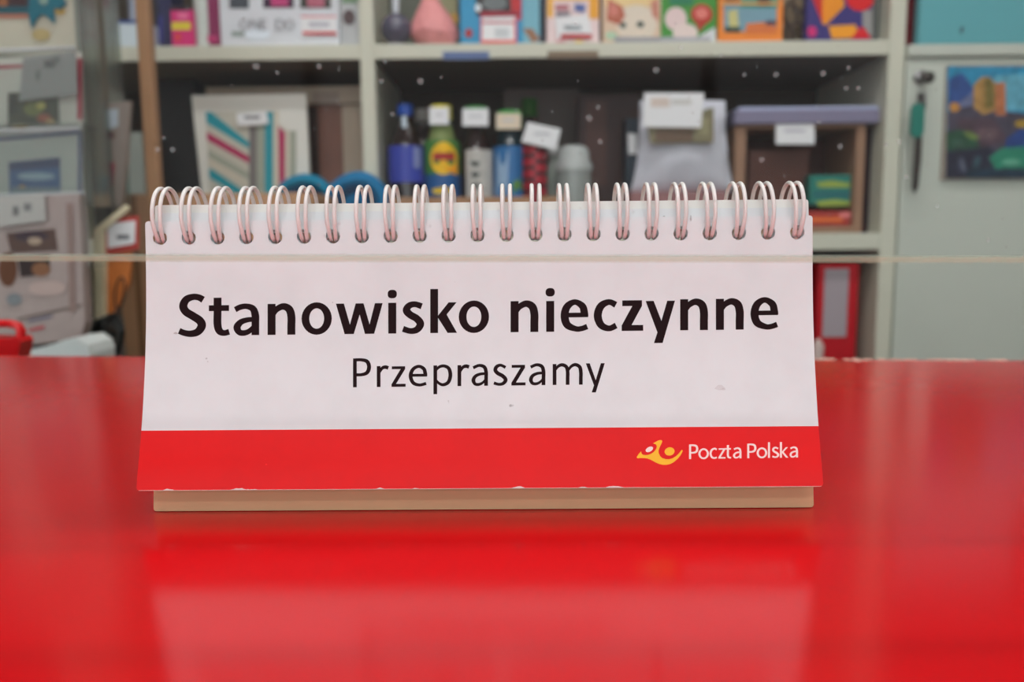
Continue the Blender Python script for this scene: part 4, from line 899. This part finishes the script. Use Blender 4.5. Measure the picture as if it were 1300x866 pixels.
t = card([(-40, 170), (104, 160), (106, 256), (-40, 262)], Yr+.006, mat('card_bluegrey', (186, 192, 186), .5, noise=.05), 'greeting_card', 'pale card with a navy border and a sea photo, third from the top', 'card',
   [('border_line', col(60, 76, 130), [(-40, 178), (102, 166), (102, 170), (-40, 182)]), ('border_line', col(70, 84, 120), (99, 166, 104, 250)), ('photo', col(60, 100, 150), [(11, 206), (76, 200), (77, 246), (12, 250)]), ('photo', col(150, 180, 200), EL(46, 224, 24, 5)), ('photo', col(40, 60, 110), [(11, 206), (76, 200), (76, 212), (11, 216)]), ('photo', col(190, 150, 70), EL(28, 240, 5, 5)), ('photo', col(120, 140, 150), (14, 238, 76, 246))], group=GC)
t = card([(-40, 254), (100, 246), (108, 410), (102, 430), (-20, 446)], Yr-.02, mat('pack_mauve', (164, 150, 146), .4, noise=.1), 'photo_album_pack', 'large film-wrapped mauve pack with brown photos in the lowest pocket', 'pack',
   [('photo', col(84, 62, 54), [(8, 296), (70, 290), (74, 318), (14, 322)]), ('photo', col(60, 44, 54), EL(40, 300, 22, 7)), ('photo', col(170, 150, 130), EL(44, 306, 9, 5)), ('photo', col(96, 60, 40), EL(10, 342, 12, 22)), ('photo', col(50, 38, 38), [(22, 326), (64, 324), (62, 344), (46, 350), (26, 352)]), ('photo', col(130, 90, 64), EL(52, 342, 12, 9)), ('photo', col(120, 126, 130), EL(18, 380, 10, 8)), ('photo', col(180, 160, 154), EL(60, 366, 24, 10)),
    ('seam', col(112, 98, 92), [(22, 404), (104, 386), (104, 389), (22, 407)]), ('caption', col(110, 108, 130), [(36, 406), (66, 400), (66, 403), (36, 409)]), ('caption', col(180, 70, 80), [(36, 418), (56, 413), (56, 417), (36, 421)]), ('seam', col(140, 118, 112), [(84, 258), (92, 258), (96, 396), (88, 396)])], depth=.018)
sticker(t, [(-6, 250), (56, 246), (58, 280), (-2, 288)], Yr-.026, m=mat('tag_pale', (176, 176, 172), .5), marks=[(16, 262, 24, 274, col(110, 112, 112)), (30, 258, 40, 268, col(120, 122, 122))])
# small hanging pack beside the rack
t = card([(130, 132), (164, 128), (160, 200), (152, 262), (124, 262)], 1.17, mat('pack_pale', (150, 140, 132), .4, noise=.15), 'wrapped_pack', 'slim film-wrapped pack with a pink patch between the rack and the post', 'pack',
   [('print', col(190, 204, 214), [(132, 140), (150, 138), (150, 160), (134, 166)]), ('print', col(160, 60, 80), [(130, 208), (146, 206), (144, 236), (128, 240)]), ('print', col(110, 80, 80), (134, 168, 146, 176))], depth=.01)
b = MB(); p = at(140, 255, 1.175); b.box((p.x-.004, 1.171, -1.0), (p.x+.004, 1.179, p.z+.01), mat('peg_metal', (90, 90, 88), .4)); b.build('stand_rod', t)
# white can-like thing behind
pxbox(159, 181, 168, 1.56, ZL, .05, mat('pale_tin', (150, 158, 150), .3), 'tin', 'pale grey tin in the shadows just left of the wooden post', 'tin', vref=200)
# standing book with price card
Yk2 = 1.10
t = thing('standing_book', 'orange book with cream page edges and a price card, beside the rack', 'book', (at(138, 400, Yk2).x, Yk2, -1.0+.0))
b = MB(); crm = mat('page_edges', (222, 212, 178), .7, noise=.05, nscale=200)
b.prism([at(118, 292, Yk2), at(131, 288, Yk2), at(131, 402, Yk2), at(120, 406, Yk2)], (0, .012, 0), crm); b.build('page_block', t)
b = MB(); b.prism([at(x, y, Yk2+.001) for x, y in ((118, 292), (158, 260), (163, 266), (131, 293), (124, 298))], (0, .008, 0), crm); b.build('open_leaf', t)
b = MB(); b.prism([at(x, y, Yk2+.012) for x, y in ((131, 296), (170, 286), (163, 360), (146, 398), (131, 404))], (0, .008, 0), mat('orange_cover', (206, 122, 62), .5, noise=.15)); b.build('cover', t)
sticker(t, [(135, 278), (176, 274), (176, 316), (134, 324)], Yk2+.008, 'red_card', mat('red_card', (192, 60, 50), .5), .001)
sticker(t, [(136, 284), (172, 280), (171, 309), (137, 315)], Yk2+.006, 'price_tag', marks=[(148, 298, 164, 304, col(110, 112, 116))])
b = MB(); p = at(126, 400, Yk2+.006); b.box((p.x-.012, Yk2+.001, -1.0), (p.x+.03, Yk2+.011, at(126, 404, Yk2).z), mat('peg_metal', (0, 0, 0))); b.build('stand', t)
t = thing('scissors', 'dark looped scissors hanging in front of the orange book', 'scissors', tuple(at(150, 380, Yk2-.01)))
b = MB(); b.tube([at(x, y, Yk2-.006) for x, y in EL(152, 372, 6, 20, 20, a=.12)], .0013, darkI, 8, closed=True); b.build('handle', t)
b = MB(); b.tube([at(x, y, Yk2-.006) for x, y in ((149, 392), (143, 402), (132, 412), (120, 440))], .0016, darkI, 8); b.build('blade', t)
# black cable heap
t = thing('cable', 'tangle of black cable on the desk edge under the orange book', 'cable', (at(132, 440, 1.06).x, 1.06, zd))
b = MB(); b.tube(spline([tuple(at(x, y, 1.06+d)) for x, y, d in ((118, 452, 0), (122, 420, .02), (132, 414, 0), (146, 424, .03), (140, 444, .01), (124, 436, 0), (118, 424, .02), (128, 408, 0), (146, 400, .02), (156, 420, .0), (150, 446, .02), (134, 460, 0))], 8), .0028, mat('black_cable', (30, 34, 34), .45), 8); b.build('cord', t)
b = MB(); b.tube(spline([tuple(at(x, y, 1.05)) for x, y in ((112, 404), (112, 390), (115, 372), (111, 356), (113, 340))], 6), .002, mat('green_grey_cord', (96, 112, 100), .5), 8); b.build('cord', t)
# white papers on desk
t = thing('document_tray', 'white rounded plastic tray lying on the back desk', 'tray', (at(70, 440, .95).x, .95, zd))
b = MB(); b.prism([at(x, y, .93) for x, y in ((22, 462), (26, 447), (60, 440), (84, 431), (98, 430), (110, 438), (114, 450), (114, 462))], (0, .06, 0), mat('white_lid', (214, 224, 222), .35)); b.build('tray_body', t)
# red basket handle
Yn = .72
t = thing('desk_holder', 'red plastic holder with a looped handle at the far left edge', 'holder', (at(5, 440, Yn).x, Yn, zd))
redp = mat('red_plastic', (214, 14, 22), .3, .5)
b = MB(); outer = [(-30, 406), (-10, 405), (14, 405), (25, 407), (31, 414), (32, 424), (28, 440), (20, 478), (-30, 478)]
inner = [(-30, 417), (-8, 416.5), (14, 417), (21, 420), (22, 424), (19, 427.5), (8, 428.5), (-12, 427), (-30, 427)]
tr = []
topS = outer[:7]
b.tube([at(x, y, Yn+.01) for x, y in ((-30, 411), (-8, 411), (12, 411), (23, 413.5), (27, 420), (26.5, 428), (22, 442), (16, 474))], .0036, redp, 12, flat=1.5); b.build('handle', t)
b = MB(); pts = [at(x, y, Yn) for x, y in ((-30, 428), (-8, 428), (10, 430), (22, 428), (26, 434), (18, 476), (-30, 476))]
for p in pts: p.z = max(p.z, zd)
b.prism(pts, (0, .02, 0), redp); b.build('holder_body', t)

# ================================================================= ROOM
wallm = mat('wall_paint', (168, 165, 156), .8, noise=.03, nscale=5)
def room(name, a, c_, m):
    b = MB(); b.box(a, c_, m); return struct(b.build(name))
room('floor', (-2.6, -2.6, -1.05), (2.6, 2.0, -1.0005), mat('floor_tiles', (150, 146, 140), .5, noise=.1, nscale=4))
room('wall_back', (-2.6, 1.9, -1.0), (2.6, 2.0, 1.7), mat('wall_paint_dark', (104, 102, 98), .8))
room('wall_right', (2.5, -2.6, -1.0), (2.6, 1.9, 1.7), wallm)
room('wall_left', (-2.6, -2.6, -1.0), (-2.5, 1.9, 1.7), wallm)
room('ceiling', (-2.6, -2.6, 1.7), (2.6, 2.0, 1.75), mat('ceiling_white', (225, 225, 222), .8))
def emit(strength):
    m = bpy.data.materials.new('lamp_diffuser'); m.use_nodes = True; nt = m.node_tree; nt.nodes.clear()
    e = nt.nodes.new('ShaderNodeEmission'); e.inputs[0].default_value = (1, .985, .97, 1); e.inputs[1].default_value = strength
    oo = nt.nodes.new('ShaderNodeOutputMaterial'); nt.links.new(e.outputs[0], oo.inputs[0]); return m
for x, y, w_, l_, est, lb in ((0, -.45, 1.7, .16, 20.5, 'long tube lamp on the ceiling just behind the customer'), (.15, .72, 1.5, .16, 20.5, 'long tube lamp on the ceiling between the counter and the shelves'), (0, -1.7, 1.7, .16, 18, 'long tube lamp on the ceiling near the added front window')):
    t = thing('ceiling_lamp', lb, 'ceiling lamp', (x, y, 1.695)); b = MB(); b.box((x-w_/2, y-l_/2, 1.655), (x+w_/2, y+l_/2, 1.699), mat('lamp_frame', (230, 230, 230), .5), .003); b.build('frame', t)
    b = MB(); b.box((x-w_/2+.02, y-l_/2+.01, 1.648), (x+w_/2-.02, y+l_/2-.01, 1.6545), emit(est)); b.build('diffuser', t)
WY = -2.6; wx, wz0, wz1 = 2.1, -.15, 1.45  # unseen window, added to light the sign from the front
b = MB(); b.box((-2.6, WY-.1, -1.0), (2.6, WY, wz0), wallm); b.box((-2.6, WY-.1, wz1), (2.6, WY, 1.7), wallm); b.box((-2.6, WY-.1, wz0), (-wx, WY, wz1), wallm); b.box((wx, WY-.1, wz0), (2.6, WY, wz1), wallm)
struct(b.build('wall_front'))
b = MB(); fw_ = mat('added_window_frame', (225, 225, 222), .4)
for a in (-wx, -wx/3, wx/3, wx): b.box((a-.025, WY-.07, wz0), (a+.025, WY-.02, wz1), fw_)
b.box((-wx, WY-.07, wz0), (wx, WY-.02, wz0+.05), fw_); b.box((-wx, WY-.07, wz1-.05), (wx, WY-.02, wz1), fw_)
struct(b.build('added_window_1'))
pl = bpy.data.lights.new('added_window_portal', 'AREA'); pl.shape = 'RECTANGLE'; pl.size = 2*wx; pl.size_y = wz1-wz0; pl.cycles.is_portal = True
po = bpy.data.objects.new('added_window_portal', pl); C.objects.link(po); po.location = (0, WY-.08, (wz0+wz1)/2); po.rotation_euler = (math.radians(90), 0, 0)

# ================================================================= CAMERA, WORLD
cd = bpy.data.cameras.new('camera'); co = bpy.data.objects.new('camera', cd); C.objects.link(co)
M3 = Matrix((RT, UP, -fwd)).transposed(); co.matrix_world = Matrix.Translation(CAM) @ M3.to_4x4()
cd.sensor_width = 36; cd.sensor_fit = 'HORIZONTAL'; cd.lens = F/FW*36; cd.clip_start = .01; cd.clip_end = 50
cd.dof.use_dof = True; cd.dof.focus_distance = 3.02*H; cd.dof.aperture_fstop = cd.lens/2.7
sc = bpy.context.scene; sc.camera = co
w = bpy.data.worlds.new('world'); sc.world = w; w.use_nodes = True
w.node_tree.nodes['Background'].inputs[0].default_value = (.92, .97, 1, 1); w.node_tree.nodes['Background'].inputs[1].default_value = 2.1
sc.view_settings.view_transform = 'Standard'; sc.view_settings.look = 'None'; sc.view_settings.gamma = 1; sc.view_settings.use_curve_mapping = False
sc.view_settings.exposure = 0.0
for o in bpy.data.objects:
    if '_o' in o: del o['_o']
